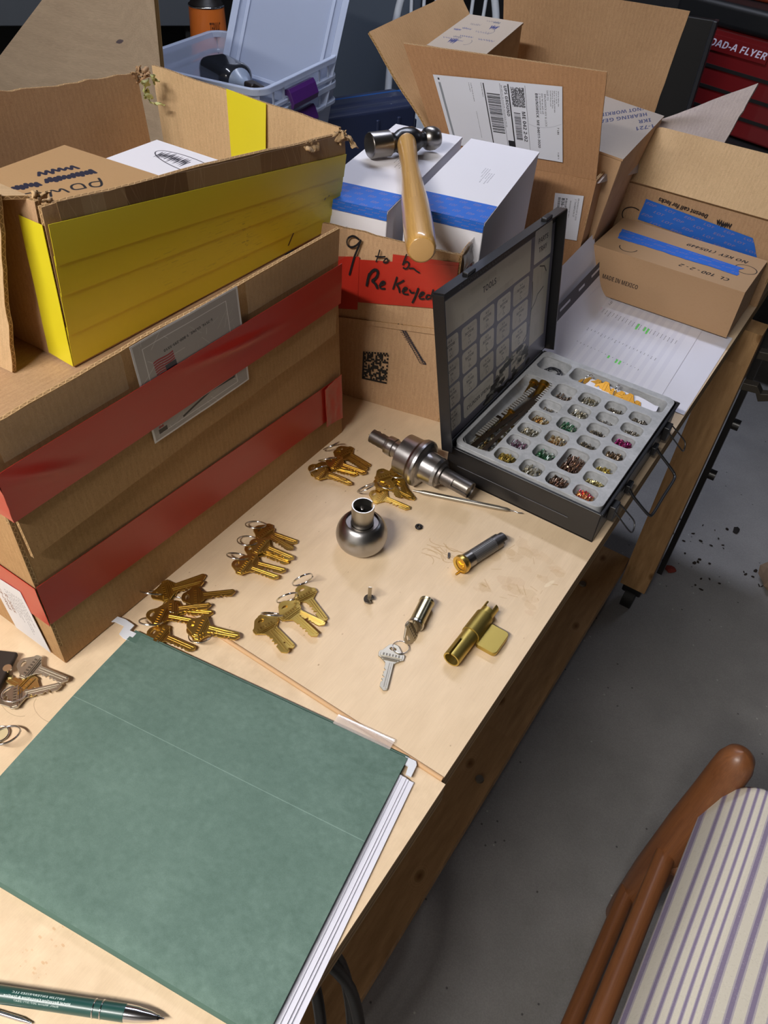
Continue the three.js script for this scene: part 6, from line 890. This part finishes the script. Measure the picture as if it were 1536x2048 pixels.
{ // dark shelving with the red tool chest, on the right behind
  const t = thing('steel_shelf', 'low black steel rack behind the cardboard boxes', 'shelf', [-0.3, 0, -2.75]); for (const [x, z] of [[-0.235, 0.62], [0.75, 0.62], [-0.235, -0.2], [0.75, -0.2]]) part(t, 'post', box(0.035, 0.72, 0.035, x, 0.36, z, 0.003), blackMetal); for (const y of [0.36, 0.715]) part(t, 'shelf_board', box(1.02, 0.02, 0.86, 0.26, y, 0.2), std(0x141416, 0.6));
  const p = thing('standing_board', 'black sheet board standing between shipping box and shelf', 'panel', [-0.6, 0, -1.98], 0.12); part(p, 'panel_sheet', box(0.34, 1.02, 0.02, 0, 0.51, 0, 0.003), std(0x07080a, 0.55)); part(p, 'panel_edge', box(0.012, 1.02, 0.03, 0.17, 0.51, 0, 0.003), std(0x22252b, 0.4)); part(p, 'panel_foot', box(0.34, 0.02, 0.2, 0, 0.01, 0), blackMetal);
  const c = thing('red_tool_chest', 'dark red tool chest with white lettering and black drawer grooves', 'tool chest', [-0.28, 0.73, -2.3], -0.28); const red = phys(0x6d1216, 0.4, { clearcoat: 0.3 });
  const lt = canvas(512, 128, (g) => { g.fillStyle = '#6d1216'; g.fillRect(0, 0, 512, 128); g.fillStyle = '#d9d6ec'; g.font = 'italic bold 84px sans-serif'; g.fillText('ROAD-A FLYER', 10, 92, 490); });
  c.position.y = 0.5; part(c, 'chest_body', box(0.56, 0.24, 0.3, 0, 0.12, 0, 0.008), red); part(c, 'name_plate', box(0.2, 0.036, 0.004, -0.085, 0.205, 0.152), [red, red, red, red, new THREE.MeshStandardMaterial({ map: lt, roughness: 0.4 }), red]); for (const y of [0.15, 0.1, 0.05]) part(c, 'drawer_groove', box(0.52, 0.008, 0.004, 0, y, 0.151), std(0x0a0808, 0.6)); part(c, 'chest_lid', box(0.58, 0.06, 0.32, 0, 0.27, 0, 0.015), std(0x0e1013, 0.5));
  c.position.y = 0.73 - 0.0; 
  const o = thing('orange_case', 'rust orange tool case on top of the red tool chest', 'tool case', [-0.4, 1.03, -2.34], -0.2); part(o, 'case_body', box(0.26, 0.09, 0.16, 0, 0.045, 0, 0.01), std(0x8a3413, 0.5)); part(o, 'case_rib', box(0.24, 0.012, 0.006, 0, 0.06, 0.082, 0.002), std(0x6a280f, 0.5)); part(o, 'case_clasp', box(0.03, 0.05, 0.012, 0.12, 0.04, 0.082, 0.003), std(0x77736c, 0.4, { metalness: 0.8 }));
  const o2 = thing('orange_case', 'second orange tool case at the end of the red tool chest', 'tool case', [-0.1, 1.03, -2.2], -0.2); part(o2, 'case_body', box(0.14, 0.07, 0.14, 0, 0.035, 0, 0.01), std(0xa8501c, 0.5)); part(o2, 'case_rib', box(0.13, 0.01, 0.006, 0, 0.05, 0.072, 0.002), std(0x6a280f, 0.5));
  const gd = thing('green_tarp', 'dark green folded tarp above the orange tool case', 'tarp', [-0.36, 1.121, -2.36]); const g = new THREE.IcosahedronGeometry(1, 4), pp = g.attributes.position; for (let i = 0; i < pp.count; i++) { const v = new THREE.Vector3().fromBufferAttribute(pp, i), k = 0.8 + 0.4 * fbm(v.x * 2 + 3, v.z * 2 + v.y, 3); pp.setXYZ(i, v.x * k * 0.2, (v.y * k * 0.5 + 0.5) * 0.14, v.z * k * 0.1); } g.computeVertexNormals(); part(gd, 'tarp_fold', g, std(0x12352c, 0.8)); part(gd, 'tarp_strap', box(0.02, 0.006, 0.2, 0.02, 0.112, 0), std(0x0c1a16, 0.8));
  const b = thing('grey_rail', 'pale blue grey steel rail lying on the shelf behind the mailer box', 'rail', [-0.3, 0.645, -2.22], -0.05); part(b, 'rail_bar', box(0.7, 0.03, 0.02, 0.1, 0.03, 0, 0.003), std(0x7f8fa8, 0.45)); part(b, 'rail_joint', box(0.07, 0.022, 0.024, 0.06, 0.03, 0, 0.003), std(0x97a4b8, 0.4)); part(b, 'rail_foot', box(0.03, 0.03, 0.06, -0.2, 0.0, 0), std(0x55606e, 0.5));
}
{ // dark shelf at the left with odds and ends
  const t = thing('wall_shelf', 'grey shelf board over dark clutter behind the plywood', 'shelf', [-2.85, 0, -1.6], 0.85); part(t, 'shelf_board', box(1.5, 0.09, 0.4, 0, 0.75, 0, 0.004), std(0x4a5058, 0.6)); for (const x of [-0.7, 0.7]) part(t, 'leg', box(0.05, 0.72, 0.05, x, 0.36, 0.1), std(0x2a2c30, 0.6)); part(t, 'back_panel', box(1.5, 0.7, 0.02, 0, 0.36, -0.18), std(0x101114, 0.8));
  const y = thing('yellow_bottle', 'small yellow bottle on the floor under the grey shelf', 'bottle', [-2.36, 0.0, -1.42]); part(y, 'bottle_body', lathe([[0, 0], [0.035, 0], [0.036, 0.5], [0.03, 0.62], [0.012, 0.65]], 24), std(0xc9a018, 0.4)); part(y, 'bottle_cap', lathe([[0.014, 0.65], [0.014, 0.68], [0, 0.68]], 18), std(0x17161a, 0.5));
  const w = thing('white_jug', 'white plastic jug under the grey shelf behind the yellow box', 'jug', [-2.32, 0, -0.95]); part(w, 'jug_body', box(0.14, 0.6, 0.1, 0, 0.3, 0, 0.03), std(0xb9c0cc, 0.4)); part(w, 'jug_cap', new THREE.CylinderGeometry(0.025, 0.025, 0.04, 20).translate(0, 0.62, 0), std(0x30343c, 0.5));
}
renderer.render(scene, camera);
